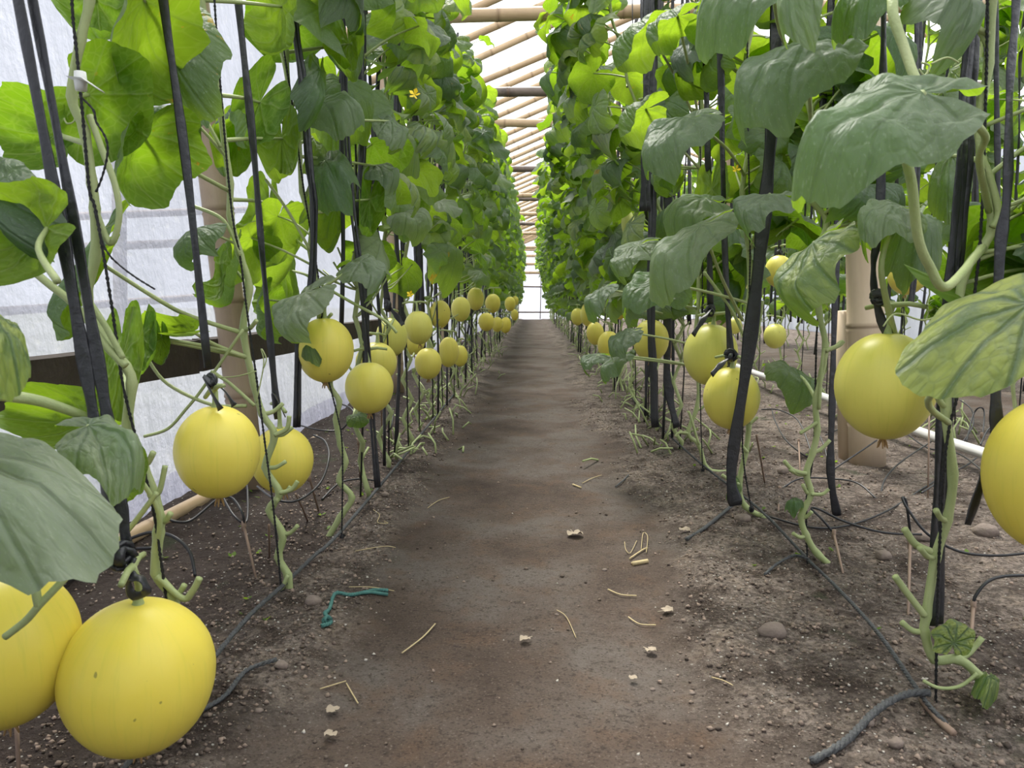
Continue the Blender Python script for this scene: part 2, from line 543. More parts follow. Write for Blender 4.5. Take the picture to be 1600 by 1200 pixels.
def add_leaf(mb, size, e, plen, delta, roll, prm, nr, na, prad=0.0035, psides=5, mats=(0, 1), at=None, az=0.0):
    """petiole from the origin outwards (+Y), blade at its end with the tip pointing out and down"""
    Rz = Matrix.Rotation(az, 3, 'Z')
    at = at or Vector((0, 0, 0))
    p1 = Vector((0, math.cos(e) * plen * 0.5, math.sin(e) * plen * 0.62))
    p2 = Vector((0, math.cos(e) * plen, math.sin(e) * plen))
    pts = smooth_path([Vector((0, 0, 0)), p1, p2], 2 if psides < 5 else 3)
    mb.tube([at + Rz @ p for p in pts], [prad * (1.15 - 0.4 * i / (len(pts) - 1)) for i in range(len(pts))], psides, mats[1], cap=False)
    Y = Vector((0, math.cos(delta), -math.sin(delta)))
    X = Vector((1, 0, 0))
    N = X.cross(Y)
    rr = Matrix.Rotation(roll, 3, Y)
    X, N = rr @ X, rr @ N
    vs, fs, uvs = leaf_unit(nr, na, **prm)
    o = mb.add([at + Rz @ (p2 + (X * v[0] + Y * v[1] + N * v[2]) * size) for v in vs], fs, mats[0])
    for i, c in enumerate(uvs):
        mb.uv[o + i] = c

def rand_prm(rg):
    return dict(fold=rg.uniform(-0.15, 0.35), k=rg.uniform(0.2, 2.4), wav=rg.uniform(0.06, 0.19), ph=rg.uniform(0, 6), lob=rg.uniform(0.02, 0.07), curl=rg.choice([0, 0.4, 0.9, 1.8]), side=rg.uniform(-0.5, 1.9))

LEAVES = []
for i in range(26):
    rg = random.Random(100 + i)
    mb = MB()
    add_leaf(mb, rg.uniform(0.17, 0.235), math.radians(rg.uniform(5, 55)), rg.uniform(0.11, 0.20), math.radians(rg.uniform(8, 62)), rg.uniform(-0.35, 0.35),
             rand_prm(rg), 6, 37, 0.0036, 6)
    LEAVES.append(mb.mesh('leaf', ['leaf', 'stem']))
SMALL = []
for i in range(6):
    rg = random.Random(300 + i)
    mb = MB()
    add_leaf(mb, rg.uniform(0.06, 0.10), math.radians(rg.uniform(20, 60)), rg.uniform(0.04, 0.09), math.radians(rg.uniform(0, 50)), rg.uniform(-0.4, 0.4), rand_prm(rg), 4, 25, 0.002, 5)
    SMALL.append(mb.mesh('young_leaf', ['leaf', 'stem']))

def leaf_az(side, rg, toward=0.56, tight=None):
    """heading of a leaf: side +1 means the path lies towards +x; local +Y is turned to the heading"""
    q = rg.random()
    if q < toward:
        h = 0.0 if side > 0 else PI
        h += rg.gauss(0, tight or (0.42 if side < 0 else 0.7))
    elif q < 0.86:
        h = (PI if side > 0 else 0.0) + rg.gauss(0, 0.7)
    else:
        h = rg.choice([PI / 2, -PI / 2]) + rg.gauss(0, 0.3)
    return h - PI / 2

# ------------------------------------------------------------------ setting: ground, roof, walls
def path_mask(x, y):
    n = noise.noise(Vector((x * 2.2, y * 1.6, 3.1))) * 0.13 + noise.noise(Vector((x * 9, y * 9, 1.7))) * 0.035
    return sstep(0.46, 0.30, abs(x + 0.02) + n)
def ground_z(x, y, fine=True):
    p = path_mask(x, y)
    z = 0.0
    # beds stand a hand higher than the trodden path
    z -= 0.020 * p
    rough = (1 - 0.88 * p)
    z += rough * 0.012 * noise.noise(Vector((x * 4, y * 4, 0.3)))
    if fine:
        z += rough * 0.010 * noise.noise(Vector((x * 14, y * 14, 5.3)))
        z += rough * 0.008 * abs(noise.noise(Vector((x * 38, y * 38, 9.3))))
    z += 0.006 * p * noise.noise(Vector((x * 3, y * 3, 7)))
    return z
def grid(xs, ys, fine):
    vs, fs, at = [], [], []
    nx = len(xs)
    for y in ys:
        for x in xs:
            vs.append((x, y, ground_z(x, y, fine)))
            at.append(path_mask(x, y) if abs(x) < 0.9 else (sstep(2.4, 2.5, x) * sstep(3.5, 3.4, x)))
    for j in range(len(ys) - 1):
        for i in range(nx - 1):
            a = j * nx + i
            fs.append((a, a + 1, a + nx + 1, a + nx))
    return vs, fs, at
def frange(a, b, n):
    return [a + (b - a) * i / n for i in range(n + 1)]
YB, YE, XL, XR, XRIDGE = -3.0, 30.0, -1.32, 6.2, 2.7
XF = -1.17                               # foot of the left film, which leans outwards to the eaves
ys = frange(YB, 0.7, 12)[:-1]
y = 0.7
while y < YE:
    ys.append(y)
    y += 0.0075 + 0.0065 * (y - 0.6) if y < 7 else 0.35
ys.append(YE)
xs = sorted(set([round(v, 4) for v in frange(XL - 0.05, -0.8, 18) + frange(-0.8, 1.2, 150) + frange(1.2, 2.6, 36) + frange(2.6, XR + 0.1, 12)]))
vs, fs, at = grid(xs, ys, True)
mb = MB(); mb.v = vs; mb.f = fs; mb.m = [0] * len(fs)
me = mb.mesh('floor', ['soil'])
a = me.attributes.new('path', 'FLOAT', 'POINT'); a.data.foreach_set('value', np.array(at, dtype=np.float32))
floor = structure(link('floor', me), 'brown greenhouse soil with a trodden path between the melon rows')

ZR0, SLOPE = 3.02, 0.42                      # roof film height above the path, and its slope up to the ridge
def roof_z(x):
    return ZR0 + SLOPE * (x if x < XRIDGE else 2 * XRIDGE - x)
def sheet(name, corners, nu, nv, mat, amp, thick, seed, label):
    """a sagging film with two faces"""
    A, B, C_, D = [Vector(c) for c in corners]
    nrm = (B - A).cross(D - A).normalized()
    vs, fs = [], []
    for j in range(nv + 1):
        for i in range(nu + 1):
            p = A.lerp(B, i / nu).lerp(D.lerp(C_, i / nu), j / nv)
            vs.append(p + nrm * amp * noise.noise(p * 1.3 + Vector((seed, 0, 0))))
    for j in range(nv):
        for i in range(nu):
            a = j * (nu + 1) + i
            fs.append((a, a + 1, a + nu + 2, a + nu + 1))
    mb = MB(); mb.v = vs; mb.f = fs; mb.m = [0] * len(fs)
    return structure(link(name, mb.mesh(name, [mat])), label)
ceiling = sheet('ceiling', [(XL, YB, roof_z(XL)), (XRIDGE, YB, roof_z(XRIDGE)), (XRIDGE, YE, roof_z(XRIDGE)), (XL, YE, roof_z(XL))], 12, 60, 'roof', 0.01, 0, 1, 'white translucent film roof slope on bamboo rafters')
ceil2 = sheet('ceiling', [(XRIDGE, YB, roof_z(XRIDGE)), (XR, YB, roof_z(XR)), (XR, YE, roof_z(XR)), (XRIDGE, YE, roof_z(XRIDGE))], 12, 60, 'roof', 0.01, 0, 2, 'far white translucent roof slope beyond the ridge')
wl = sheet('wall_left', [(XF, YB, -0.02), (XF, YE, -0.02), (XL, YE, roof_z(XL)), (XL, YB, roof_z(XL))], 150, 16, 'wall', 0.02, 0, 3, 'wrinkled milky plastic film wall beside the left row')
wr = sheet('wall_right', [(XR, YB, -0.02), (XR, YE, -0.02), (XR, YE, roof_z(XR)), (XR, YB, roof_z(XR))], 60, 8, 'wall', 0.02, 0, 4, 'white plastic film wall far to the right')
def gable(name, y, label):
    mb = MB()
    mb.add([(XL, y, -0.02), (XR, y, -0.02), (XR, y, roof_z(XR)), (XRIDGE, y, roof_z(XRIDGE)), (XL, y, roof_z(XL))], [(0, 1, 2, 3, 4)])
    return structure(link(name, mb.mesh(name, ['wall'])), label)
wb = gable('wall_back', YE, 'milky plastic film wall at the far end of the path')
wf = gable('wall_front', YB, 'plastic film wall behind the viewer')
mb = MB(); mb.add([(-60, -40, -0.05), (60, -40, -0.05), (60, 90, -0.05), (-60, 90, -0.05)], [(0, 1, 2, 3)])
structure(link('ground_outside', mb.mesh('ground_outside', ['grass'])), 'grass outside the plastic film')

def bamboo_mesh(name, length, r, mat, seed, n=10, joint=0.32):
    """a pole along +Z with swollen nodes, slightly bowed"""
    rg = random.Random(seed)
    mb = MB()
    pts, rad, at = [], [], []
    z = 0.0
    bow = rg.uniform(-0.012, 0.012) * length
    def put(z, rr, a):
        pts.append(Vector((bow * math.sin(PI * z / length), 0, z))); rad.append(rr); at.append(a)
    put(0, r, 0)
    z = joint * rg.uniform(0.3, 0.9)
    while z < length - 0.04:
        put(z - 0.02, r * 1.0, 0.0); put(z - 0.006, r * 1.06, 0.5); put(z, r * 0.985, 1.0); put(z + 0.007, r * 1.07, 0.4); put(z + 0.02, r * 1.0, 0.0)
        z += joint * rg.uniform(0.85, 1.15)
    put(length, r * 0.97, 0)
    mb.tube(pts, rad, n, 0, True, attr=at)
    return mb.mesh(name, [mat], attr='node')
def aim(o, a, b, spin=0.0):
    a, b = Vector(a), Vector(b)
    d = (b - a).normalized()
    o.location = a
    o.rotation_mode = 'QUATERNION'
    q = d.to_track_quat('Z', 'Y')
    o.rotation_quaternion = q @ Matrix.Rotation(spin, 3, 'Z').to_quaternion()
    return o
# rafters: parts of the roof slope; one pole every 55 cm
LRAF = math.hypot(XRIDGE - XL, (XRIDGE - XL) * SLOPE)
raf = [bamboo_mesh('rafter', LRAF, 0.032, 'bamboo', 40 + i) for i in range(5)]
y, i = 0.3, 0
while y < YE - 0.2:
    o = link('rafter', raf[i % 5], ceiling)
    dy = R.uniform(-0.05, 0.05)
    aim(o, (XL, y + dy, roof_z(XL) - 0.035), (XRIDGE, y + R.uniform(-0.05, 0.05), roof_z(XRIDGE) - 0.035), R.uniform(0, 6))
    if i % 3 == 0:
        o2 = link('rafter', raf[(i + 2) % 5], ceil2)
        aim(o2, (XR, y, roof_z(XR) - 0.035), (XRIDGE, y, roof_z(XRIDGE) - 0.035), 1.0)
    y += 0.56; i += 1
o = link('ridge_pole', bamboo_mesh('ridge_pole', YE - YB, 0.04, 'bamboo', 77), ceiling)
aim(o, (XRIDGE, YB, roof_z(XRIDGE) - 0.09), (XRIDGE, YE, roof_z(XRIDGE) - 0.09))
# tie beams across the path
TIE = [(22, 4.75, 0.040, 'bamboo'), (143, 6.60, 0.040, 'bamboo_dark'), (186, 7.95, 0.042, 'bamboo'), (264, 10.3, 0.042, 'bamboo_dark'), (305, 12.9, 0.035, 'bamboo'), (310, 13.3, 0.035, 'bamboo_dark'),
       (334, 15.5, 0.04, 'bamboo'), (347, 17.3, 0.04, 'bamboo_dark'), (365, 20.0, 0.04, 'bamboo'), (386, 25.0, 0.045, 'bamboo')]
tname = ['pale bamboo tie beam nearest overhead across the path', 'dark weathered bamboo tie beam, nearest of the dark ones', 'second pale bamboo tie beam across the path, past the dark one',
         'second dark weathered bamboo tie beam across the path', 'third pale bamboo tie beam, touching a dark one behind', 'third dark tie beam, right behind a pale one',
         'fourth pale bamboo tie beam across the path', 'fourth dark bamboo tie beam across the path', 'fifth pale bamboo tie beam, far down the path', 'last bamboo tie beam before the far end wall']
for i, (v, yy, r, mt) in enumerate(TIE):
    p = pix(VPX, v, yy)
    o = link('tie_beam', bamboo_mesh('tie_beam', 5.2, r, mt, 60 + i, 12, 0.38))
    aim(o, (-1.22, yy + R.uniform(-0.03, 0.03), p.z - 0.01), (4.0, yy, p.z + 0.01 + 0.02 * R.random()), R.uniform(0, 6))
    tag(o, tname[i], 'bamboo beam', 'tie beams')
# bars of the end wall
for i, z in enumerate((0.26, 1.27, 1.78, 2.1, 2.42, 2.68)):
    o = link('wall_bar', bamboo_mesh('wall_bar', 5.5, 0.03 if i < 2 else 0.055, 'bamboo_dark' if i < 2 else 'bamboo', 90 + i), wb)
    aim(o, (XL, YE - 0.08, z), (4.2, YE - 0.08, z), i)
for x in (-0.55, 0.3, 1.3):
    o = link('wall_post', bamboo_mesh('wall_post', roof_z(x), 0.018, 'bamboo_dark', 97), wb)
    aim(o, (x, YE - 0.12, 0), (x, YE - 0.12, roof_z(x) - 0.05))

# left wall: sill board, foot pole, posts
y = -0.4
seg = [(-0.4, 2.57), (2.6, 5.4), (5.42, 8.3), (8.32, 11.4), (11.42, 15), (15.02, 19), (19.02, 24)]
for i, (a, b_) in enumerate(seg):
    mb = MB()
    n = max(4, int((b_ - a) / 0.12))
    for k in range(n):
        pass
    vs, fs = [], []
    for k in range(n + 1):
        yy = lerp(a, b_, k / n)
        dz = 0.006 * noise.noise(Vector((yy * 1.5, i, 0))); dz2 = 0.008 * noise.noise(Vector((yy * 2.1, i, 4)))
        vs += [(-1.165, yy, 0.412 + dz2), (-1.13, yy, 0.414 + dz2), (-1.13, yy, 0.52 + dz), (-1.165, yy, 0.525 + dz)]
    for k in range(n):
        for j in range(4):
            fs.append((k * 4 + j, k * 4 + (j + 1) % 4, (k + 1) * 4 + (j + 1) % 4, (k + 1) * 4 + j))
    fs += [(0, 1, 2, 3), tuple(n * 4 + j for j in (3, 2, 1, 0))]
    mb.add(vs, fs)
    o = link('sill_board', mb.mesh('sill_board', ['board'], False), wl)
    o['label'] = 'dark weathered wooden board along the film'
o = link('foot_pole', bamboo_mesh('foot_pole', 12.0, 0.022, 'bamboo', 31, 10, 0.45), wl)
aim(o, (-1.115, 0.2, 0.075), (-1.115, 12.2, 0.075), 1.0)
o['label'] = 'pale bamboo pole along the foot of the film'
# timber of the neighbouring house, seen hazily through the film
def out_post(a, b_, r, label):
    a = Vector(a); b_ = Vector(b_)
    mb = MB(); mb.tube([a.lerp(b_, k / 4) for k in range(5)], r, 8)
    return tag(link('outside_post', mb.mesh('outside_post', ['outpost'])), label, 'post', 'timber outside the film')
out_post(Vector((pix(238, 640, 3.4).x - .15, 3.4, -.06)), pix(238, 200, 3.4) - Vector((0.15, 0, 0)), 0.03, 'hazy upright outside post behind the left film')
out_post(pix(-50, 395, 3.2), pix(450, 372, 5.2), 0.022, 'upper hazy crossbar outside behind the left film')
out_post(pix(-50, 345, 3.3), pix(450, 325, 5.2), 0.02, 'topmost hazy crossbar outside behind the left film')
out_post(pix(-50, 490, 3.1), pix(450, 455, 5.2), 0.02, 'lowest hazy crossbar outside behind the left film')

def post(base, top, r, mat, label, n=14, double=False):
    base, top = Vector(base), Vector(top)
    L = (top - base).length
    o = link('bamboo_post', bamboo_mesh('bamboo_post', L, r, mat, int(base.y * 100), n, 0.36))
    aim(o, base, top, 0.6)
    tag(o, label, 'post', 'bamboo posts')
    if double:
        o2 = link('side_cane', bamboo_mesh('side_cane', 0.62, r * 0.62, mat, 5, n, 0.5), o)
        o2.location = (-r * 1.25, r * 0.2, 0.0)
    for q in (0.33, 0.62):
        mb = MB()
        for k in range(3):
            z = L * q + k * 0.006
            mb.tube([Vector((math.cos(t) * (r + 0.003), math.sin(t) * (r + 0.003), z + 0.004 * math.sin(t * 2 + k))) for t in frange(0, 2 * PI, 14)], 0.0022, 5)
        link('wire_tie', mb.mesh('wire_tie', ['tube']), o)
    return o
pb = pix(393, 772, 2.62); pb.z = 0
pt = pix(302, 0, 2.62)
post(pb, pb + (pt - pb) * 1.5, 0.050, 'bamboo_post', 'brown bamboo post between the left row and the film wall, nearest one')
rb = pix(1355, 722, 3.08); rb.z = 0
rt = pix(1340, 0, 3.08)
post(rb, rb + (rt - rb) * 1.85, 0.070, 'bamboo_pale_post', 'thick pale bamboo post on the right, tied with wire', 16, True)
post((-0.97, 5.5, 0), (-1.05, 5.5, 2.5), 0.045, 'bamboo_post', 'second bamboo post along the left film wall')
post((-0.97, 8.4, 0), (-1.0, 8.4, 2.5), 0.045, 'bamboo_post', 'third bamboo post along the left film wall')
post((1.62, 9.0, 0), (1.62, 9.0, 3.6), 0.040, 'bamboo_post', 'thin far bamboo post behind the right row')
post((1.5, 6.1, 0), (1.5, 6.1, 3.5), 0.050, 'bamboo_post', 'middle bamboo post of the right bed behind leaves')
post((3.4, 5.2, 0), (3.4, 5.2, 3.78), 0.050, 'bamboo_post', 'bamboo post beyond the second path on the right')

# white water pipe across the right bed
mb = MB()
pp = [pix(1100, 553, 8.2), pix(1180, 583, 6.0), pix(1240, 603, 4.9), pix(1440, 676, 3.35), pix(1560, 716, 2.78), pix(1720, 775, 2.2)]
pp.append(pp[-1] + (pp[-1] - pp[-2]) * 2.6)
mb.tube(smooth_path(pp, 4), 0.022, 12)
tag(link('water_pipe', mb.mesh('water_pipe', ['pvc'])), 'white plastic water pipe running behind the right row', 'pipe')

# ------------------------------------------------------------------ melons
def melon_mesh(rx, rz, seed, n=40, m=26):
    rg = random.Random(seed)
    mb = MB()
    vs, fs = [], []
    ph = rg.uniform(0, 6)
    for i in range(m + 1):
        a = PI * i / m
        for j in range(n):
            t = 2 * PI * j / n
            q = math.sin(a)
            rr = rx * (q + 0.025 * q * q * math.cos(a))
            wob = 1 + 0.010 * math.sin(2 * t + ph) + 0.005 * math.sin(10 * t + ph) * q
            zz = math.cos(a) * rz
            if a < 0.35:
                zz -= 0.05 * rz * (1 - a / 0.35) ** 2
            vs.append(Vector((rr * math.cos(t) * wob, rr * math.sin(t) * wob, zz)))
    for i in range(m):
        for j in range(n):
            fs.append((i * n + j, (i + 1) * n + j, (i + 1) * n + (j + 1) % n, i * n + (j + 1) % n))
    mb.add(vs, fs)
    return mb.mesh('melon', ['melon'])
def stalk_mesh(rz, L, seed):
    rg = random.Random(seed)
    mb = MB()
    z0 = rz * 0.95
    pts = [Vector((0, 0, z0 - 0.004)), Vector((0, 0, z0 + 0.008)), Vector((rg.uniform(-.004, .004), 0, z0 + 0.03)), Vector((rg.uniform(-.01, .01), rg.uniform(-.01, .01), z0 + L))]
    mb.tube(smooth_path(pts, 3), [0.012, 0.0095, 0.0075, 0.0062, 0.0055, 0.005, 0.005, 0.005, 0.005, 0.006], 8)
    q = pts[-1]
    d = Vector((rg.uniform(-1, 1), rg.uniform(-.6, .6), 0.1)).normalized()
    mb.tube([q - d * 0.05, q - d * 0.02 + Vector((0, 0, .004)), q, q + d * 0.03, q + d * 0.06 + Vector((0, 0, -.008))], [0.0042, 0.0045, 0.0055, 0.0045, 0.004], 7)
    return mb.mesh('stalk', ['stem'])
def scar_mesh(rz):
    mb = MB()
    for k in range(5):
        a = k * 1.257
        mb.tube([Vector((0, 0, -rz + 0.004)), Vector((math.cos(a) * .006, math.sin(a) * .006, -rz - .006)), Vector((math.cos(a) * .009, math.sin(a) * .009, -rz - .016))], [0.003, 0.0022, 0.001], 5)
    return mb.mesh('blossom_end', ['scar'])
NMEL = [0]
def melon(u, v, wpx, hpx, y, label, ripe=0.7, tilt=0.06, big=True, group=None):
    NMEL[0] += 1
    s = NMEL[0]
    p = pix(u, v, y)
    rx, rz = wpx * y / F / 2, hpx * y / F / 2
    o = link('melon', melon_mesh(rx, rz, s, 56 if big else 20, 36 if big else 14), None, p)
    o.rotation_euler = (R.uniform(-tilt, tilt), R.uniform(-tilt, tilt), R.uniform(0, 6))
    o.color = (ripe, 0, 0, 1)
    tag(o, label, 'melon', group or 'yellow melons hanging from the vines')
    link('stalk', stalk_mesh(rz, R.uniform(0.03, 0.06), s), o)
    if y < 4:
        link('blossom_end', scar_mesh(rz), o)
    return o
MEL = [
    (3, 1012, 238, 264, 0.93, 'large yellow melon cut by the left edge of the picture', 1.0),
    (217, 1056, 238, 256, 0.96, 'largest whole yellow melon hanging at the lower left front', 1.0),
    (340, 706, 132, 150, 1.36, 'yellow melon with knotted black strip above, third from left', 0.85),
    (441, 719, 98, 108, 1.80, 'yellow melon half hidden behind its left neighbour and a zigzag stem', 0.85),
    (508, 547, 88, 102, 2.05, 'yellow melon crossed by a thin twine under a grey leaf', 0.75),
    (577, 606, 75, 82, 2.30, 'low hanging yellow melon of the left row with a strip down its middle', 0.65),
    (588, 567, 64, 66, 2.85, 'yellow melon just behind and above the low left one', 0.6),
    (612, 527, 50, 62, 3.15, 'greenish melon under a folded black strip in the left row', 0.3),
    (654, 512, 44, 53, 3.35, 'round greenish yellow melon touching its neighbour in the left row', 0.4),
    (645, 533, 38, 44, 3.75, 'melon peeping out under the round greenish yellow one', 0.5),
    (669, 568, 43, 50, 3.55, 'low yellow melon in the left row behind a cut stub', 0.7),
    (687, 491, 34, 44, 4.3, 'upper melon beside the round greenish one, left row', 0.7),
    (701, 550, 32, 48, 4.45, 'low yellow melon in front of a narrower one, left row', 0.7),
    (719, 556, 24, 34, 4.8, 'narrow low melon tucked behind its left neighbour', 0.7),
    (720, 483, 30, 39, 5.0, 'upper greenish melon in the middle distance, left row', 0.5),
    (743, 467, 26, 36, 5.7, 'highest melon of the left row in the middle distance', 0.6),
    (760, 503, 25, 29, 5.9, 'first of three low melons close together, left row', 0.8),
    (770, 474, 24, 30, 6.7, 'upper melon above the three low ones, left row', 0.7),
    (777, 507, 18, 24, 7.0, 'middle of three low melons close together, left row', 0.8),
    (790, 508, 18, 25, 7.4, 'last of three low melons at the path edge, left row', 0.9),
    (797, 475, 17, 23, 8.3, 'small far melon near the end of the left row, upper', 0.8),
    (804, 492, 12, 18, 10.3, 'small far melon near the end of the left row, lower', 0.8),
    (805, 470, 11, 15, 11.5, 'tiny far melon high near the end of the left row', 0.8),
    (1383, 603, 148, 167, 1.36, 'big greenish yellow melon in front of the thick bamboo post', 0.55),
    (1648, 742, 200, 246, 1.06, 'yellow melon cut by the right edge of the picture', 0.95),
    (1110, 554, 82, 96, 2.30, 'green yellow melon under a slanting black strip, right row', 0.35),
    (1143, 622, 86, 98, 2.12, 'spotted yellow melon hanging lowest in the right row', 0.65),
    (1017, 532, 55, 66, 3.2, 'yellow melon behind a doubled black strip, right row', 0.6),
    (951, 539, 34, 44, 5.0, 'yellow melon partly covered by a drooping leaf, right row', 0.75),
    (930, 521, 28, 36, 5.9, 'yellow melon with black dried twine on it, right row', 0.75),
    (919, 491, 24, 38, 7.0, 'upper of two touching far melons, right row', 0.6),
    (902, 495, 20, 27, 7.9, 'small far melon at the path edge, right row', 0.6),
    (1211, 525, 34, 39, 4.9, 'small round green melon hanging alone over the right bed', 0.3),
    (1142, 444, 50, 58, 3.7, 'yellow melon high between two black strips, right', 0.6),
    (1217, 424, 42, 50, 4.4, 'yellow melon high behind a leaf, left of the thick post', 0.6),
    (1418, 428, 58, 64, 3.6, 'melon behind black strips right of the thick bamboo post', 0.6),
    (1118, 508, 22, 28, 6.8, 'small back melon above the green yellow one', 0.4),
    (1148, 509, 22, 26, 7.2, 'small back melon right of the other small back one', 0.4),
    (968, 480, 30, 38, 4.6, 'melon hidden under a broad dusty leaf, right row', 0.9),
    (993, 440, 34, 42, 4.3, 'greenish melon above the broad dusty leaf, right row', 0.4),
    (981, 350, 20, 44, 4.1, 'long young green melon high in the right row', 0.0),
    (1602, 488, 50, 68, 3.1, 'melon at the right edge behind the mottled leaf', 0.8),
]
for m_ in MEL:
    melon(*m_, big=m_[4] < 3.0)

# ------------------------------------------------------------------ vines
STEMS = {}
def vine_root(x, y, label, group):
    o = bpy.data.objects.new('melon_vine', None)
    COL.objects.link(o)
    o.location = (x, y, 0)
    o.empty_display_size = 0.1
    tag(o, label, 'vine', group)
    return o
def px_path(pp, y):
    return [pix(u, v, y + (q[0] if q else 0)) for (u, v, *q) in pp]
def stem_part(root, pts, r0, r1, name='stem', sides=9, stubs=True, seed=1):
    """thick zigzag stem with swollen nodes and cut leaf stubs"""
    rg = random.Random(seed)
    P = smooth_path(pts, 4)
    n = len(P)
    rad = []
    for i in range(n):
        q = lerp(r0, r1, i / (n - 1))
        rad.append(q * (1.22 if i % 4 == 0 else 1.0))
    base = root.location
    mb = MB()
    mb.tube([p - base for p in P], rad, sides)
    o = link(name, mb.mesh(name, ['stem']), root)
    if stubs:
        for i in range(2, len(pts) - 1):
            if pts[i].z > 0.62 or pts[i].z < 0.05:
                continue
            if rg.random() < 0.45:
                continue
            for s in (rg.choice((-1, 1)),):
                m2 = MB()
                d = Vector((s * rg.uniform(0.6, 1), rg.uniform(-0.6, 0.3), rg.uniform(0.1, 0.7))).normalized()
                L = rg.uniform(0.02, 0.055)
                a = pts[i] - base
                m2.tube(smooth_path([a, a + d * L * 0.5 + Vector((0, 0, -0.004)), a + d * L + Vector((0, 0, 0.006))], 3), [0.0055, 0.005, 0.005, 0.005, 0.0046, 0.0048, 0.005], 7)
                link('leaf_stub', m2.mesh('leaf_stub', ['stem']), root)
    return P

def leaf_obj(root, at, az, rg, me=None, sc=1.0, yel=0.0, pale=0.0, spot=0.0):
    o = link('leaf', me or rg.choice(LEAVES), root, at - root.location)
    o.rotation_euler = (rg.gauss(0, 0.16), rg.gauss(0, 0.16), az)
    o.scale = (sc, sc, sc)
    o.color = (yel, pale, spot, 1)
    return o

def hero_leaf(root, A, B, T, top=True, prm=None, pet=None, prad=0.0045, yel=0, pale=0, spot=0, stemP=None, res=(11, 85)):
    """blade through its two side points and its tip, each given by pixel and distance"""
    A, B, T = pix(*A), pix(*B), pix(*T)
    Mid = (A + B) / 2
    N = (B - A).cross(T - Mid)
    if (N.dot(CAMP - Mid) > 0) != top:
        A, B = B, A
    X = B - A
    Y = (T - Mid) / 0.50
    J = Mid - Y * 0.14
    N = X.cross(Y).normalized()
    s = (X.length + Y.length) / 2
    q = dict(fold=0.12, k=0.5, wav=0.07, ph=R.uniform(0, 6), lob=0.04, side=0.35, und_=0.07, curl=0.6)
    q.update(prm or {})
    vs, fs, uvs = leaf_unit(res[0], res[1], **q)
    def near(tx, ty):
        return min(range(len(vs)), key=lambda i: (uvs[i][0] - .5 - tx) ** 2 + (uvs[i][1] - .36 - ty) ** 2)
    za = (vs[near(-.5, .14)][2] + vs[near(.5, .14)][2]) / 2
    zt = vs[near(0, .64)][2]
    vs = [(v[0], v[1], v[2] - za - (v[1] - .14) / .5 * (zt - za)) for v in vs]
    mb = MB()
    base = root.location
    o_ = mb.add([J + X * v[0] + Y * v[1] + N * (v[2] * s) - base for v in vs], fs)
    for i, c in enumerate(uvs):
        mb.uv[o_ + i] = c
    o = link('leaf', mb.mesh('leaf', ['leaf']), root)
    o.color = (yel, pale, spot, 1)
    J = mb.v[o_] + base - N * .002 * (1 if top else -1)
    if pet is None and stemP:
        tgt = min(stemP, key=lambda p: abs((p - J).length - 0.14) + 0.4 * abs(p.z - (J.z - 0.07)))
        mid = (tgt + J) / 2 + Vector((0, 0, 0.012)) + Vector((R.uniform(-.02, .02), 0, -0.01))
        pts = [tgt, mid, J]
    elif pet:
        pts = [pix(*p) for p in pet] + [J]
    else:
        pts = None
    if pts:
        m2 = MB()
        P = smooth_path(pts, 5)
        m2.tube([p - base for p in P], [prad * (1.1 - 0.35 * i / (len(P) - 1)) for i in range(len(P))], 8)
        link('petiole', m2.mesh('petiole', ['stem']), o)
    return o

def HS(root, J, T, d, hv, dd, top=True, prm=None, du=0, dt=-.03, **kw):
    """a blade held out towards the path and seen nearly edge on: stalk joint, tip, half height in the picture, half width in depth"""
    mu, mv = lerp(J[0], T[0], .22), lerp(J[1], T[1], .22)
    sg = 1 if top else -1
    return hero_leaf(root, (mu - du, mv - hv, d + dd * sg), (mu + du, mv + hv, d - dd * sg), (T[0], T[1], d + dt), top, prm, **kw)
GL, GR = 'melon vines of the left row', 'melon vines of the right row'
# --- left row, hand placed front vines
vA = vine_root(-0.60, 0.72, 'front melon vine at the left edge, mostly outside the picture', GL)
sA = stem_part(vA, [Vector((-0.60, 0.72, 0.0)), Vector((-0.585, 0.73, 0.15)), Vector((-0.61, 0.71, 0.3)), Vector((-0.6, 0.72, 0.5)), Vector((-0.62, 0.72, 0.8)), Vector((-0.6, 0.72, 1.2)), Vector((-0.6, 0.72, 1.7)), Vector((-0.6, 0.75, 2.2))], 0.0085, 0.006, seed=1)
pB = [(285, 1145), (288, 1060), (280, 985), (268, 930), (245, 895), (248, 832), (250, 812), (240, 772), (222, 725), (200, 665), (206, 600), (196, 572), (155, 520), (136, 466), (149, 400), (148, 325), (144, 287), (132, 205), (112, 150), (126, 62), (140, 0), (150, -120), (120, -400), (100, -900)]
vB = vine_root(pix(285, 1145, 1.16).x, 1.16, 'melon vine rising beside the broad doubled black strip at left', GL)
sB = stem_part(vB, px_path(pB, 1.16), 0.0088, 0.0062, seed=2)
pC = [(452, 928), (450, 899), (435, 870), (442, 835), (421, 797), (437, 770), (415, 730), (429, 680), (410, 647), (397, 600), (380, 515), (390, 450), (375, 397), (360, 337), (360, 287), (352, 232), (345, 175), (332, 57), (315, 0), (310, -150), (300, -420), (300, -700)]
vC = vine_root(pix(452, 928, 1.68).x, 1.68, 'melon vine with a zigzag bare stem, left row, next to the leaning bamboo post', GL)
sC = stem_part(vC, px_path(pC, 1.68), 0.0088, 0.006, seed=3)
pD = [(507, 850), (532, 807), (550, 777), (530, 751), (540, 722), (532, 695), (525, 655), (530, 627), (515, 600), (524, 565), (497, 530), (500, 500), (494, 440), (485, 392), (487, 345), (472, 300), (467, 225), (452, 150), (447, 82), (440, 0), (440, -150), (435, -420)]
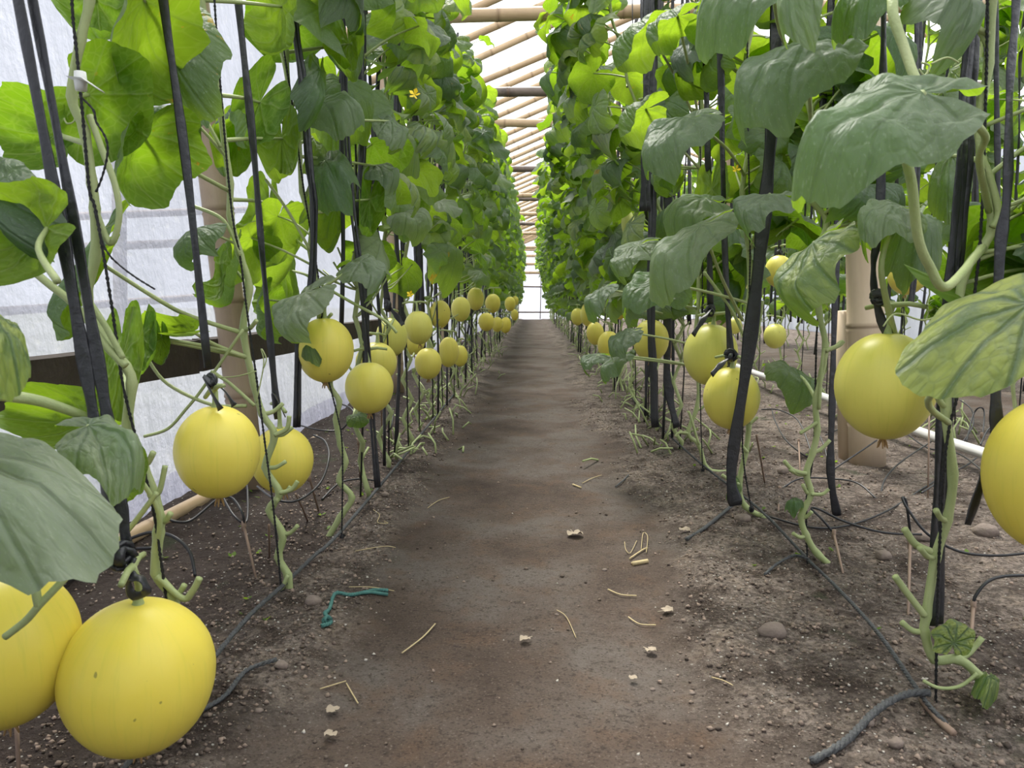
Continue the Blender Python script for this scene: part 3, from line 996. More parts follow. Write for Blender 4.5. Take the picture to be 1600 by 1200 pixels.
vD = vine_root(pix(507, 850, 2.07).x, 2.07, 'melon vine whose cut stubs stand before the low hanging left melons', GL)
sD = stem_part(vD, px_path(pD, 2.07), 0.0085, 0.006, seed=4)
# --- right row
pRA = [(1550, 1130), (1540, 1090), (1527, 1055), (1497, 1030), (1460, 1030), (1445, 987), (1447, 962), (1462, 870), (1480, 812), (1489, 740), (1478, 637), (1490, 520), (1508, 425), (1535, 387), (1550, 355), (1543, 300), (1530, 200), (1545, 100), (1550, 0), (1560, -200), (1560, -500), (1570, -900)]
vRA = vine_root(pix(1550, 1120, 1.23).x, 1.23, 'front melon vine on the right with a bent foot and young leaf', GR)
sRA = stem_part(vRA, px_path(pRA, 1.23), 0.0078, 0.006, seed=5)
pRB = [(1330, 912), (1315, 899), (1277, 865), (1260, 837), (1252, 807), (1267, 772), (1260, 740), (1270, 707), (1277, 672), (1275, 625), (1290, 545), (1280, 487), (1276, 400), (1292, 345), (1262, 300), (1270, 200), (1255, 120), (1262, 0), (1265, -200), (1270, -500), (1270, -800)]
vRB = vine_root(pix(1330, 900, 1.86).x, 1.86, 'zigzag melon vine left of the big melon by the thick post', GR)
sRB = stem_part(vRB, px_path(pRB, 1.86), 0.0082, 0.006, seed=6)
pRC = [(1202, 812), (1165, 792), (1155, 757), (1165, 707), (1170, 662), (1160, 625), (1165, 580), (1166, 520), (1172, 420), (1160, 300), (1175, 200), (1165, 100), (1180, 0), (1170, -200), (1175, -420), (1170, -560)]
vRC = vine_root(pix(1202, 812, 2.28).x, 2.28, 'melon vine in front of the spotted low melon, right row', GR)
sRC = stem_part(vRC, px_path(pRC, 2.28), 0.0085, 0.006, seed=7)
pRD = [(1135, 738), (1105, 732), (1092, 695), (1075, 677), (1088, 640), (1092, 600), (1085, 540), (1092, 460), (1088, 350), (1097, 175), (1087, 62), (1090, -50), (1088, -200), (1086, -330)]
vRD = vine_root(pix(1105, 732, 2.95).x, 2.95, 'fourth melon vine from the front in the right row', GR)
sRD = stem_part(vRD, px_path(pRD, 2.95), 0.0085, 0.006, seed=8)

H = hero_leaf
# left leaves
H(vA, (-190, 800, .80), (164, 775, .76), (50, 900, .64), True, dict(fold=.06, k=.3, wav=.04, ph=1, curl=.3, und_=.05), stemP=sA, pale=1.0, yel=.06)
HS(vB, (138, 705), (260, 742), .88, 42, .07, True, dict(fold=.1, k=.9, wav=.05, ph=2, side=.6), stemP=sB, pale=.9, yel=.15)
H(vA, (-80, 560, .72), (48, 566, .75), (-10, 612, .66), True, dict(fold=.2, k=.6), stemP=sA, yel=1.0, pale=.35)
H(vA, (70, 598, 1.05), (86, 702, 1.0), (2, 655, 1.08), False, dict(fold=.05, k=.3), pet=[(-60, 612, .95), (0, 617, .98), (60, 626, 1.0), (110, 642, 1.02)], prad=.008)
H(vB, (214, 82, 1.30), (112, 248, 1.28), (236, 218, 1.34), False, dict(fold=.05, k=.35, wav=.04), stemP=sB, spot=.3)
H(vB, (40, 130, 1.32), (48, 268, 1.3), (-18, 198, 1.36), False, dict(fold=.05, k=.4, wav=.05), stemP=sB)
H(vB, (78, -10, 1.4), (205, 0, 1.42), (150, 66, 1.36), False, dict(fold=.1, k=.3), stemP=sB)
H(vC, (170, 80, 1.3), (312, 32, 1.4), (240, 205, 1.42), False, dict(fold=.25, k=.7, wav=.08), stemP=sC, spot=1, pale=.4)
H(vC, (345, 55, 1.55), (262, 150, 1.5), (318, 182, 1.42), True, dict(fold=.15, k=.5), stemP=sC, spot=.8)
H(vC, (178, 285, 1.3), (316, 228, 1.45), (232, 325, 1.42), False, dict(fold=.35, k=.5), stemP=sC, spot=1, pale=.4)
H(vC, (166, 368, 1.42), (120, 500, 1.4), (74, 535, 1.36), False, dict(fold=.12, k=.5, wav=.09), pet=[(378, 520, 1.68), (300, 495, 1.6), (250, 470, 1.52)], prad=.005, spot=.9)
H(vC, (370, 395, 1.75), (318, 440, 1.7), (322, 485, 1.6), False, dict(fold=.1, k=.3), stemP=sC, spot=.7)
H(vA, (-10, 286, .92), (28, 440, .9), (-60, 400, .95), False, dict(fold=.1, k=.3), pet=[(90, 440, .85), (60, 390, .88)], prad=.004, spot=.5)
H(vA, (82, 298, .98), (38, 380, .98), (60, 400, .9), True, dict(fold=.3, k=.3), stemP=sA, pale=.2)
H(vC, (250, 490, 1.55), (262, 522, 1.5), (205, 508, 1.6), False, dict(fold=.3, k=.6), stemP=sC)
H(vC, (186, 530, 1.5), (245, 540, 1.5), (200, 592, 1.42), False, dict(fold=.1, k=.5), stemP=sC)
H(vC, (232, 535, 1.52), (266, 540, 1.52), (250, 580, 1.5), False, dict(fold=.1, k=.5), stemP=sC)
H(vB, (146, 585, 1.3), (226, 560, 1.35), (180, 690, 1.22), False, dict(fold=.1, k=.4), stemP=sB)
H(vB, (178, 748, 1.1), (230, 740, 1.1), (190, 790, 1.05), False, dict(fold=.1, k=.4), stemP=sB, yel=.3)
HS(vD, (490, 470), (424, 540), 1.95, 26, .09, True, dict(k=.9, wav=.05), stemP=sD, pale=1.0)
HS(vD, (560, 418), (622, 452), 2.1, 20, .1, True, dict(k=1.2), stemP=sD, pale=1.0)
H(vD, (488, 305, 2.05), (552, 262, 2.15), (540, 325, 1.95), True, dict(fold=.1, k=.4), stemP=sD, pale=.05)
HS(vD, (505, 188), (594, 180), 2.15, 20, .1, True, dict(k=1.0), stemP=sD, pale=.6)
H(vD, (504, 60, 2.1), (570, 52, 2.1), (545, 130, 2.0), False, dict(fold=.2, k=.4), stemP=sD)
H(vD, (395, 395, 2.3), (480, 345, 2.3), (405, 452, 2.2), False, dict(fold=.1, k=.4), stemP=sD)
H(vD, (492, 330, 2.4), (540, 330, 2.4), (505, 405, 2.3), False, dict(fold=.1, k=.4), stemP=sD)
H(vC, (375, 120, 1.9), (430, 210, 1.9), (365, 220, 1.8), False, dict(fold=.1, k=.4), stemP=sC, spot=.6)
H(vC, (400, 215, 1.95), (470, 220, 1.95), (432, 290, 1.85), False, dict(fold=.1, k=.4), stemP=sC)
H(vC, (460, 20, 1.8), (390, 20, 1.85), (420, 100, 1.8), False, dict(fold=.1, k=.4), stemP=sC)
H(vD, (458, 140, 2.0), (500, 165, 2.05), (478, 205, 1.9), True, dict(fold=.2, k=.5), stemP=sD, pale=.2)
H(vC, (330, 200, 2.0), (395, 250, 2.0), (345, 285, 1.95), False, dict(k=.5), stemP=sC, spot=.6)
H(vC, (430, 300, 2.2), (372, 345, 2.2), (385, 400, 2.1), False, dict(k=.5), stemP=sC)
H(vD, (455, 395, 2.5), (400, 470, 2.5), (452, 520, 2.4), False, dict(k=.5), stemP=sD)
H(vD, (560, 300, 2.4), (600, 330, 2.4), (570, 380, 2.3), False, dict(k=.5), stemP=sD)
HS(vD, (600, 200), (640, 240), 2.4, 14, .08, True, dict(k=1.0), stemP=sD, pale=.8)
HS(vD, (585, 275), (640, 292), 2.5, 10, .08, True, dict(k=1.0), stemP=sD, pale=.8)
HS(vD, (470, 230), (510, 290), 2.2, 10, .07, True, dict(k=.6), stemP=sD, pale=.2)
# right leaves
HS(vRA, (1438, 196), (1204, 288), .90, 66, .085, True, dict(fold=.05, k=.45, wav=.05, ph=4.0, side=.5, und_=.06), du=-14, pet=[(1548, -60, 1.2), (1404, -20, 1.0), (1418, 90, .96), (1450, 160, .93)], prad=.0062, pale=.45)
H(vRA, (1522, 455, .96), (1592, 598, .82), (1404, 576, .84), True, dict(fold=.06, k=.4, wav=.04, ph=.5, side=.4, curl=.2, und_=.045), pet=[(1482, 660, 1.2), (1450, 625, 1.0), (1520, 560, .95)], prad=.0045, yel=1.0, pale=.3)
HS(vRB, (1275, 132), (1102, 196), 1.36, 28, .10, True, dict(k=.8, wav=.07, ph=3, side=.9), stemP=sRB, pale=.4)
HS(vRB, (1205, 12), (1066, 50), 1.45, 32, .10, True, dict(k=.5), stemP=sRB, pale=.35)
HS(vRB, (1300, -15), (1203, 58), 1.08, 26, .08, True, dict(k=.5), stemP=sRB, pale=.6)
HS(vRA, (1380, 14), (1282, 48), 1.2, 22, .08, True, dict(k=.6), stemP=sRA, pale=.1)
H(vRA, (1414, -10, 1.2), (1502, 5, 1.25), (1494, 104, 1.12), True, dict(fold=.1, k=.3), stemP=sRA, pale=.85)
HS(vRB, (1405, 350), (1308, 368), 1.32, 15, .08, True, dict(k=1.0, side=.9), pet=[(1408, 560, 1.4), (1385, 470, 1.33), (1378, 405, 1.3)], prad=.0055, pale=.7)
HS(vRB, (1300, 400), (1228, 512), 1.34, 14, .08, True, dict(k=.5, side=.9), du=22, stemP=sRB, yel=.6, pale=.3)
HS(vRC, (1085, 212), (984, 266), 1.85, 24, .1, True, dict(k=.6), stemP=sRC, pale=.5)
HS(vRC, (1112, 398), (998, 458), 1.8, 25, .1, True, dict(k=.45, side=.5), pet=[(1160, 500, 2.2), (1135, 450, 2.05), (1122, 420, 1.9)], pale=.65)
HS(vRC, (1040, 452), (958, 478), 1.95, 22, .09, True, dict(k=.4), stemP=sRC, pale=.25)
HS(vRC, (1105, 338), (1014, 362), 2.05, 20, .1, True, dict(k=.9), stemP=sRC, pale=.4)
HS(vRC, (1210, 318), (1138, 368), 1.68, 15, .09, True, dict(k=.7), stemP=sRC, pale=.6)
HS(vRD, (1002, 390), (954, 440), 2.5, 15, .1, True, dict(k=.5), stemP=sRD, pale=.3)
HS(vRD, (952, 468), (908, 498), 2.8, 9, .09, True, dict(k=.6), stemP=sRD, pale=.5)
HS(vRD, (986, 530), (943, 556), 2.7, 13, .09, True, dict(k=.6), stemP=sRD, pale=.4)
HS(vRD, (934, 558), (905, 582), 2.9, 7, .07, True, dict(k=.5), stemP=sRD, pale=.5)
HS(vRD, (976, 568), (934, 594), 2.8, 8, .08, True, dict(k=.5), stemP=sRD, pale=.5)
H(vRB, (1196, 580, 2.1), (1276, 612, 2.05), (1252, 636, 1.95), True, dict(fold=.15, k=.4), stemP=sRB, pale=.15)
H(vRB, (1380, 405, 1.75), (1474, 392, 1.8), (1420, 432, 1.6), True, dict(fold=.2, k=.5), stemP=sRB, pale=.0)
HS(vRD, (1025, 185), (960, 215), 2.1, 34, .07, False, dict(k=.4), stemP=sRD)
HS(vRD, (1030, 60), (948, 105), 2.05, 34, .07, False, dict(k=.5), stemP=sRD)
HS(vRD, (1072, 40), (1003, 70), 1.9, 30, .07, False, dict(k=.4), stemP=sRD)
H(vRC, (1085, 300, 2.2), (1140, 290, 2.2), (1110, 352, 2.1), False, dict(fold=.12, k=.4), stemP=sRC)
H(vRB, (1300, 130, 1.9), (1345, 150, 1.9), (1335, 178, 1.85), False, dict(fold=.1, k=.3), stemP=sRB)
H(vRB, (1222, 95, 2.0), (1290, 90, 2.0), (1250, 150, 1.95), False, dict(fold=.1, k=.3), stemP=sRB)
H(vRA, (1450, 300, 1.6), (1520, 270, 1.6), (1480, 345, 1.5), True, dict(fold=.2, k=.5), stemP=sRA, pale=.05)
# small low leaves at the feet of the front vines
H(vRA, (1456, 996, 1.2), (1524, 1000, 1.2), (1490, 972, 1.22), True, dict(fold=-.1, k=-.2, wav=.06, lob=.09), pet=[(1497, 1030, 1.23), (1495, 1020, 1.23)], prad=.004, yel=1, pale=.3)
H(vRA, (1520, 1075, 1.2), (1560, 1080, 1.22), (1540, 1098, 1.15), True, dict(fold=.1, k=.3), pet=[(1527, 1052, 1.23)], prad=.002, yel=.6)
H(vRB, (1226, 792, 1.85), (1256, 786, 1.86), (1240, 802, 1.8), True, dict(fold=.2, k=.5), pet=[(1252, 800, 1.86)], prad=.002)
H(vRC, (1135, 772, 2.25), (1160, 757, 2.28), (1140, 785, 2.2), True, dict(fold=.2, k=.5), pet=[(1155, 757, 2.28)], prad=.002, yel=.3)
H(vD, (470, 552, 2.0), (505, 548, 2.0), (488, 566, 1.95), True, dict(fold=.1, k=.3, wav=.15), stemP=None, yel=.3)
# a long thick stalk of the front right vine that crosses behind the big dusty leaf
mb = MB(); P = smooth_path([pix(1535, 387, 1.2), pix(1480, 448, 1.05), pix(1452, 415, 1.02), pix(1434, 370, 1.0), pix(1424, 285, .98), pix(1410, 230, .97)], 6)
mb.tube([p - vRA.location for p in P], .0062, 9)
link('petiole', mb.mesh('petiole', ['stem']), vRA)
mb = MB(); P = smooth_path([pix(1545, 330, 1.22), pix(1530, 250, 1.1), pix(1540, 215, 1.05), pix(1520, 190, .98)], 6)
mb.tube([p - vRA.location for p in P], .005, 8)
link('petiole', mb.mesh('petiole', ['stem']), vRA)
# side shoot that hangs over the melon at the left edge
mb = MB(); P = smooth_path([pix(130, 868, .80), pix(100, 905, .78), pix(62, 945, .77), pix(40, 970, .77), pix(8, 995, .77)], 5)
mb.tube([p - vA.location for p in P], .0040, 8)
P = smooth_path([pix(60, 946, .77), pix(56, 920, .77), pix(58, 890, .78)], 5)
mb.tube([p - vA.location for p in P], .0045, 8)
link('side_shoot', mb.mesh('side_shoot', ['stem']), vA)
# more stalks and tendrils
def tendril(root, pts, r=.0014, name='tendril'):
    m2 = MB(); P = smooth_path(pts, 6)
    m2.tube([p - root.location for p in P], r, 6)
    return link(name, m2.mesh(name, ['stem']), root)
for root, y0, pp, r in [
    (vB, 1.15, [(258, 728), (250, 765), (243, 772)], .0045), (vB, 1.15, [(245, 900), (285, 935), (300, 925), (312, 903)], .0055),
    (vB, 1.13, [(245, 770), (215, 810), (190, 840), (150, 885)], .0042), (vB, 1.16, [(148, 325), (172, 380), (186, 340), (180, 290), (158, 230), (140, 180)], .0052),
    (vB, 1.1, [(0, 370), (60, 430), (120, 480), (165, 540), (197, 572)], .0060), (vB, 1.1, [(136, 466), (165, 510), (192, 560)], .0050),
    (vC, 1.62, [(225, 682), (262, 670), (290, 640), (318, 605), (380, 515)], .0034), (vC, 1.62, [(230, 560), (262, 600), (330, 632), (385, 634)], .0040),
    (vC, 1.62, [(398, 634), (360, 600), (330, 580)], .0040), (vC, 1.66, [(345, 230), (320, 185), (272, 105)], .0040), (vC, 1.66, [(375, 400), (350, 345), (302, 322)], .0040),
    (vC, 1.66, [(437, 770), (455, 765), (465, 752)], .005), (vC, 1.66, [(429, 680), (448, 670), (452, 650)], .0052), (vC, 1.66, [(450, 899), (435, 925), (410, 930), (388, 968)], .0050),
    (vD, 2.05, [(527, 565), (545, 545), (530, 510), (505, 500)], .0052), (vD, 2.05, [(485, 392), (450, 330), (415, 280)], .004), (vD, 2.05, [(494, 440), (545, 470), (600, 500), (620, 520)], .004),
    (vD, 2.05, [(467, 225), (440, 190), (402, 158)], .004), (vD, 2.05, [(452, 150), (435, 70), (400, 35)], .004),
    (vRA, 1.22, [(1445, 962), (1420, 930), (1398, 900)], .0055), (vRA, 1.22, [(1455, 862), (1430, 850), (1413, 826)], .0058), (vRA, 1.2, [(1527, 1052), (1500, 1072), (1468, 1075), (1443, 1064)], .003),
    (vRA, 1.22, [(1550, 355), (1560, 330), (1545, 270), (1530, 240)], .0055), (vRB, 1.85, [(1260, 740), (1240, 735), (1225, 720)], .005), (vRB, 1.85, [(1267, 772), (1285, 772), (1295, 764)], .0045),
    (vRB, 1.85, [(1277, 660), (1265, 668), (1250, 677)], .0045), (vRB, 1.85, [(1290, 548), (1310, 540), (1318, 533)], .0055), (vRB, 1.85, [(1290, 545), (1285, 560), (1280, 640)], .004),
    (vRC, 2.26, [(1155, 757), (1140, 750), (1128, 742)], .005), (vRC, 2.26, [(1168, 707), (1155, 690), (1150, 668)], .005), (vRC, 2.26, [(1172, 662), (1180, 655), (1184, 652)], .005),
    (vRC, 2.2, [(1165, 580), (1180, 540), (1192, 470)], .004), (vRC, 2.2, [(1100, 425), (1140, 480), (1160, 520), (1166, 545)], .0045), (vRD, 2.9, [(1092, 695), (1078, 648), (1075, 645)], .005), (vRD, 2.9, [(1075, 677), (1062, 676), (1055, 682)], .005)]:
    tendril(root, [pix(u, v, y0) for u, v in pp], r, 'petiole')
for root, y0, pp in [(vC, 1.6, [(400, 630), (412, 570), (408, 545), (416, 560), (412, 575)]), (vRB, 1.2, [(1380, 510), (1400, 490), (1440, 500), (1470, 492)]), (vRA, 1.1, [(1455, 100), (1480, 90), (1498, 98)]),
                     (vRA, 1.05, [(1436, 108), (1445, 118), (1452, 103), (1440, 98)]), (vC, 1.6, [(340, 590), (370, 588), (400, 580)]), (vB, 1.2, [(100, 185), (105, 193), (115, 190), (118, 178)])]:
    tendril(root, [pix(u, v, y0) for u, v in pp])

# upper leaves of the front vines, above the picture's edge, and the leaves behind the row
def upper_leaves(root, P, side, zmin, zmax, n, seed, back=0):
    rg = random.Random(seed)
    top = [p for p in P if zmin < p.z < zmax]
    for i in range(n):
        p = rg.choice(top) if top else P[-1]
        leaf_obj(root, p, leaf_az(side, rg), rg, sc=rg.uniform(0.85, 1.15), pale=rg.choice([0, 0, .2, .5]))
    bk = [p for p in P if 0.62 < p.z < zmin]
    for i in range(back):
        p = rg.choice(bk)
        h = (PI if side > 0 else 0.0) + rg.gauss(0, 0.6)
        leaf_obj(root, p, h - PI / 2, rg, sc=rg.uniform(0.8, 1.1), pale=rg.choice([0, 0, .2]))
upper_leaves(vA, sA, 1, 1.15, 2.3, 8, 1)
upper_leaves(vB, sB, 1, 1.25, 2.3, 9, 2)
upper_leaves(vC, sC, 1, 1.35, 2.3, 10, 3, 2)
upper_leaves(vD, sD, 1, 1.3, 2.3, 12, 4, 4)
upper_leaves(vRA, sRA, -1, 1.2, 2.3, 9, 5, 9)
upper_leaves(vRB, sRB, -1, 1.3, 2.3, 14, 6, 16)
upper_leaves(vRC, sRC, -1, 1.2, 2.3, 20, 7, 14)
upper_leaves(vRD, sRD, -1, 0.95, 2.3, 26, 8, 10)

# --- procedural vines further down the rows
FOL = {}
def foliage(side, seed, n, z0, z1, rows):
    """joined leaves of one far vine, origin at its foot"""
    rg = random.Random(seed)
    mb = MB()
    for i in range(n):
        z = lerp(z0, z1, (i + rg.random()) / n)
        prm = rand_prm(rg); prm['serr'] = False
        add_leaf(mb, rg.uniform(0.16, 0.23), math.radians(rg.uniform(5, 55)), rg.uniform(0.09, 0.2), math.radians(rg.uniform(8, 62)), rg.uniform(-0.35, 0.35), prm, 3, 17, 0.004, 3,
                 at=Vector((rg.gauss(0, 0.02) + (.14 if side > 0 else -.38) * max(0, z - .7) / 1.6, rg.gauss(0, 0.05), z)), az=leaf_az(side, rg))
    return mb.mesh('foliage', ['leaf', 'stem'])
def row_stem(x, y, z1, seed, lean=0.0):
    rg = random.Random(seed)
    pts = [Vector((x + rg.uniform(-.03, .03), y + rg.uniform(-.03, .03), -0.01))]
    z = 0.03
    s = 1
    while z < z1:
        a = 0.030 if z < 0.6 else 0.016
        pts.append(Vector((x + lean * max(0.0, z - .7) / 1.6 + s * rg.uniform(.2, 1) * a, y + rg.uniform(-a, a), z)))
        s = -s
        z += rg.uniform(0.07, 0.10) if z < 0.7 else rg.uniform(0.10, 0.15)
    return pts
def plain_stem(root, pts, sides, seed, stub=True):
    rg = random.Random(seed)
    base = root.location
    P = smooth_path(pts, 2)
    mb = MB()
    mb.tube([p - base for p in P], [lerp(0.0085, 0.005, i / len(P)) * (1.2 if i % 2 == 0 else 1) for i in range(len(P))], sides)
    if stub:
        for p in pts[2:]:
            if p.z < 0.7 and rg.random() < 0.75:
                d = Vector((rg.uniform(-1, 1), rg.uniform(-1, 1), rg.uniform(0.1, 0.8))).normalized()
                a = p - base
                mb.tube([a, a + d * 0.02, a + d * rg.uniform(0.03, 0.06) + Vector((0, 0, .006))], [.005, .0045, .0045], max(4, sides - 2))
        for q in range(6):
            p = rg.choice([p for p in pts if .45 < p.z < 1.25]) - base
            d = Vector((rg.uniform(-1, 1), rg.uniform(-1, 1), rg.uniform(.2, 1.2))).normalized() * rg.uniform(.09, .2)
            mb.tube(smooth_path([p, p + d * .5 - Vector((0, 0, .015)), p + d], 2), .0032, max(4, sides - 2))
    link('stem', mb.mesh('stem', ['stem']), root)
    return P

VINES = []                                   # (side name, x, y, index) for the strings
NEAR = 8.6
def plant_row(rowname, side, x0, ystart, yend, step, nleaf, zlow, group, first, near=NEAR, where='', dens_far=1.0):
    y, i = ystart, first
    k = 0
    while y < yend:
        rg = random.Random(int(1000 * y + x0 * 77) + 5)
        x = x0 + rg.uniform(-.03, .03)
        far = y > near
        if not far and i < len(ORD):
            lab = f'leafy melon vine, {ORD[i]} from the front in the {where}'
        else:
            lab = f'small distant melon vine far down the {where}'
        root = vine_root(x, y, lab, group)
        z1 = rg.uniform(2.15, 2.35)
        if not far:
            pts = row_stem(x, y, z1, int(y * 991 + x0 * 13), (0.05 if y < 4.5 else .13) if side > 0 else (-.44 if y < 6.5 else -.36))
            P = plain_stem(root, pts, 6 if y < 5 else 5, i)
            n = int(nleaf * rg.uniform(0.9, 1.1))
            zl = zlow + rg.uniform(0, .15)
            for q in range(n):
                z = lerp(zl, z1 - 0.02, ((q + rg.random()) / n) ** (0.72 if side > 0 else 0.9))
                p = min(pts, key=lambda t: abs(t.z - z)).copy()
                p.z = z
                sc = rg.uniform(0.78, 1.1) * (0.85 if z > 2.0 else 1.0)
                leaf_obj(root, p, leaf_az(side, rg, 0.66 if side < 0 else .58), rg, sc=sc, pale=rg.choice([0, .1, .3, .6, .9]), spot=rg.choice([0, 0, 0, .8]), yel=rg.choice([0, 0, 0, 0, .5]))
            for q in range(4):
                p = rg.choice(pts).copy()
                if p.z > 0.25:
                    o = leaf_obj(root, p, rg.uniform(0, 6), rg, rg.choice(SMALL), 1.0, yel=.3)
                    o.name = 'young_leaf'
        else:
            if not FOL.get(side):
                FOL[side] = [foliage(side, 500 + 31 * q + side, 34, 0.62 if side > 0 else 0.52, 2.3, 0) for q in range(7)]
                sb = []
                for q in range(4):
                    pts = row_stem(0, 0, 2.25, 700 + q)
                    m3 = MB(); PP = smooth_path(pts, 1)
                    m3.tube(PP, .0085, 4)
                    for p in pts[2:9]:
                        m3.tube([p, p + Vector((R.uniform(-.05, .05), R.uniform(-.05, .05), .03))], .005, 4)
                    sb.append(m3.mesh('stem', ['stem']))
                FOL['stem'] = sb
            s_ = link('stem', rg.choice(FOL['stem']), root)
            f_ = link('foliage', rg.choice(FOL[side]), root)
            f_['kind'] = 'stuff'
            f_.scale = (rg.uniform(.92, 1.06), rg.uniform(1, 1.2), rg.uniform(.95, 1.03))
            f_.color = (0.05, rg.choice([0, .1, .3]), 0, 1)
        VINES.append((rowname, x, y, i, far))
        y += step * rg.uniform(0.9, 1.1)
        i += 1
plant_row('L', 1, -0.555, 2.52, 29.0, 0.45, 29, 0.66, GL, 5, where='left row beside the film wall')
plant_row('R', -1, 0.645, 3.40, 29.0, 0.45, 40, 0.50, GR, 5, where='right row beside the path')
plant_row('B', 1, 1.95, 2.6, 14.0, 0.50, 28, 0.50, 'melon vines of the back row', 1, near=7.5, where='back row behind the white pipe')
plant_row('C', -1, 3.75, 3.8, 16.0, 0.50, 20, 0.55, 'melon vines beyond the second path', 1, near=3.0, where='row beyond the second path')

# ------------------------------------------------------------------ strings and strips
def ribbon(pts, wid, seed, off=Vector((0, 0, 0)), sub=5, tw=0.5):
    rg = random.Random(seed)
    P = [p + off for p in smooth_path(pts, sub)]
    ph, fr = rg.uniform(0, 3), rg.uniform(0.5, 1.2)
    n = len(P)
    tws = [tw * math.sin(ph + fr * i / 3.0) for i in range(n)]
    rad = [wid / 2 * (1 + 0.18 * math.sin(i * 1.3 + ph)) for i in range(n)]
    return P, rad, tws
def knot(mb, c, r, seed):
    rg = random.Random(seed)
    for q in range(3):
        a = rg.uniform(0, PI)
        ring = [c + Vector((math.cos(t) * r * math.cos(a), math.cos(t) * r * math.sin(a) * .8, math.sin(t) * r * 0.8 + q * r * .3 - r * .3)) for t in frange(0, 2 * PI, 9)]
        mb.tube(ring, r * 0.55, 6, flat=r * .25)
def strip(label, pp, y, wpx, n=1, knot_at=None, tails=None, group='black plastic strips in front', seed=3, gap=1.0):
    """a hanging black plastic strip (n ribbons side by side); the pixel path is read at y metres"""
    P = [pix(u, v, y + (q[0] if q else 0)) for (u, v, *q) in pp]
    base = P[-1].copy()
    wid = wpx * y / F / n
    if n == 1:
        o = None
    root = bpy.data.objects.new('hanging_strip', None); COL.objects.link(root)
    root.location = base
    tag(root, label, 'plastic strip', group)
    for k in range(n):
        off = Vector(((k - (n - 1) / 2) * wid * gap, 0.004 * k, 0))
        Q, rad, tws = ribbon(P, wid, seed + k, off - base, tw=0.35)
        mb = MB(); mb.tube(Q, rad, 8, 0, True, flat=0.0014, twist=tws)
        link('ribbon', mb.mesh('ribbon', ['strip']), root)
    if knot_at:
        mb = MB(); knot(mb, pix(*knot_at) - base, wid * 0.75 if n == 1 else wid * .95, seed)
        link('knot', mb.mesh('knot', ['strip']), root)
    for t in tails or []:
        Q, rad, tws = ribbon([pix(*p) for p in t], wid * 0.8, seed + 9, -base, tw=.9)
        mb = MB(); mb.tube(Q, rad, 8, 0, True, flat=0.0014, twist=tws)
        link('loose_end', mb.mesh('loose_end', ['strip']), root)
    return root
def twine(label, pp, y, r=0.0024, knot_at=None, group='thin black twines in front'):
    """two-ply twine"""
    P = smooth_path([pix(u, v, y + (q[0] if q else 0)) for (u, v, *q) in pp], 3)
    base = P[-1].copy()
    D = [P[0]]
    for a, b_ in zip(P, P[1:]):
        m = max(2, int((b_ - a).length / 0.006))
        D += [a.lerp(b_, k / m) for k in range(1, m + 1)]
    mb = MB()
    s = 0.0
    ang = []
    for i, p in enumerate(D):
        if i:
            s += (p - D[i - 1]).length
        ang.append(s / 0.018 * 2 * PI)
    for h in (0, PI):
        mb.tube([p - base + Vector((math.cos(a + h), math.sin(a + h), 0)) * r * 0.55 for p, a in zip(D, ang)], r * 0.72, 5)
    root = link('support_twine', mb.mesh('support_twine', ['twine']), None, base)
    tag(root, label, 'twine', group)
    if knot_at:
        m2 = MB(); knot(m2, pix(*knot_at) - base, 0.008, 3)
        link('knot', m2.mesh('knot', ['twine']), root)
    return root
strip('broad doubled black plastic strip at the far left, knotted above the front melon', [(-20, -300), (38, 0), (100, 330), (140, 560), (160, 680), (178, 800), (188, 860)], 0.96, 40, 2, (190, 868, .95),
      [[(190, 875, .95), (205, 900, .94), (222, 905, .94), (228, 925, .94), (205, 928, .94), (198, 890, .94)]], seed=3, gap=.95)
strip('black strip above the third melon from left, tied in a knot', [(215, -350), (255, 0), (290, 250), (325, 575)], 1.36, 13, 1, (332, 596, 1.35), [[(335, 600, 1.34), (350, 610, 1.33), (366, 634, 1.32)], [(332, 600, 1.34), (318, 590, 1.34), (345, 640, 1.33)]], seed=5)
strip('black strip falling past the leaning left bamboo post', [(340, -350), (372, 0), (395, 220), (410, 400), (425, 560), (434, 655)], 1.80, 11, 1, None, [[(434, 650, 1.8), (428, 615, 1.78), (446, 652, 1.78)]], seed=6)
strip('wide black strip bundle right of the left bamboo post', [(440, -300), (457, 0), (473, 130), (482, 250), (490, 330), (486, 450), (468, 520), (463, 668)], 2.0, 14, 2, seed=8, gap=.7)
strip('pair of black strips over the melon with the thin twine', [(535, -100), (537, 120), (548, 300), (562, 420), (575, 560), (580, 640), (590, 762)], 2.3, 10, 2, seed=11, gap=.9)
strip('black strip just right of the paired strips, left row', [(555, -100), (560, 130), (578, 300), (598, 420), (605, 470)], 2.9, 10, 1, (606, 478, 2.9), [[(606, 478, 2.9), (618, 492, 2.88), (630, 508, 2.88)]], seed=12)
twine('thin black twine wound along the second left stem', [(108, -200), (112, 0), (120, 85), (130, 190), (140, 300), (150, 330), (175, 480), (190, 590), (206, 660), (238, 790), (252, 880), (262, 960), (280, 1150)], 1.15)
twine('thin black twine running down the zigzag left stem', [(325, -200), (335, 0), (345, 140), (362, 330), (375, 400), (385, 480), (402, 600), (415, 700), (428, 800), (440, 928)], 1.66, knot_at=(441, 928, 1.66))
twine('thin black twine crossing the melon under the grey leaf', [(425, -200), (433, 0), (455, 150), (475, 300), (500, 450), (506, 560), (525, 640), (535, 700), (534, 838)], 2.05, knot_at=(535, 840, 2.05))
twine('loose wavy black twine end over the big backlit leaf', [(125, 150), (146, 172), (150, 190), (165, 215), (168, 240), (160, 275), (150, 300)], 1.10, 0.0016)
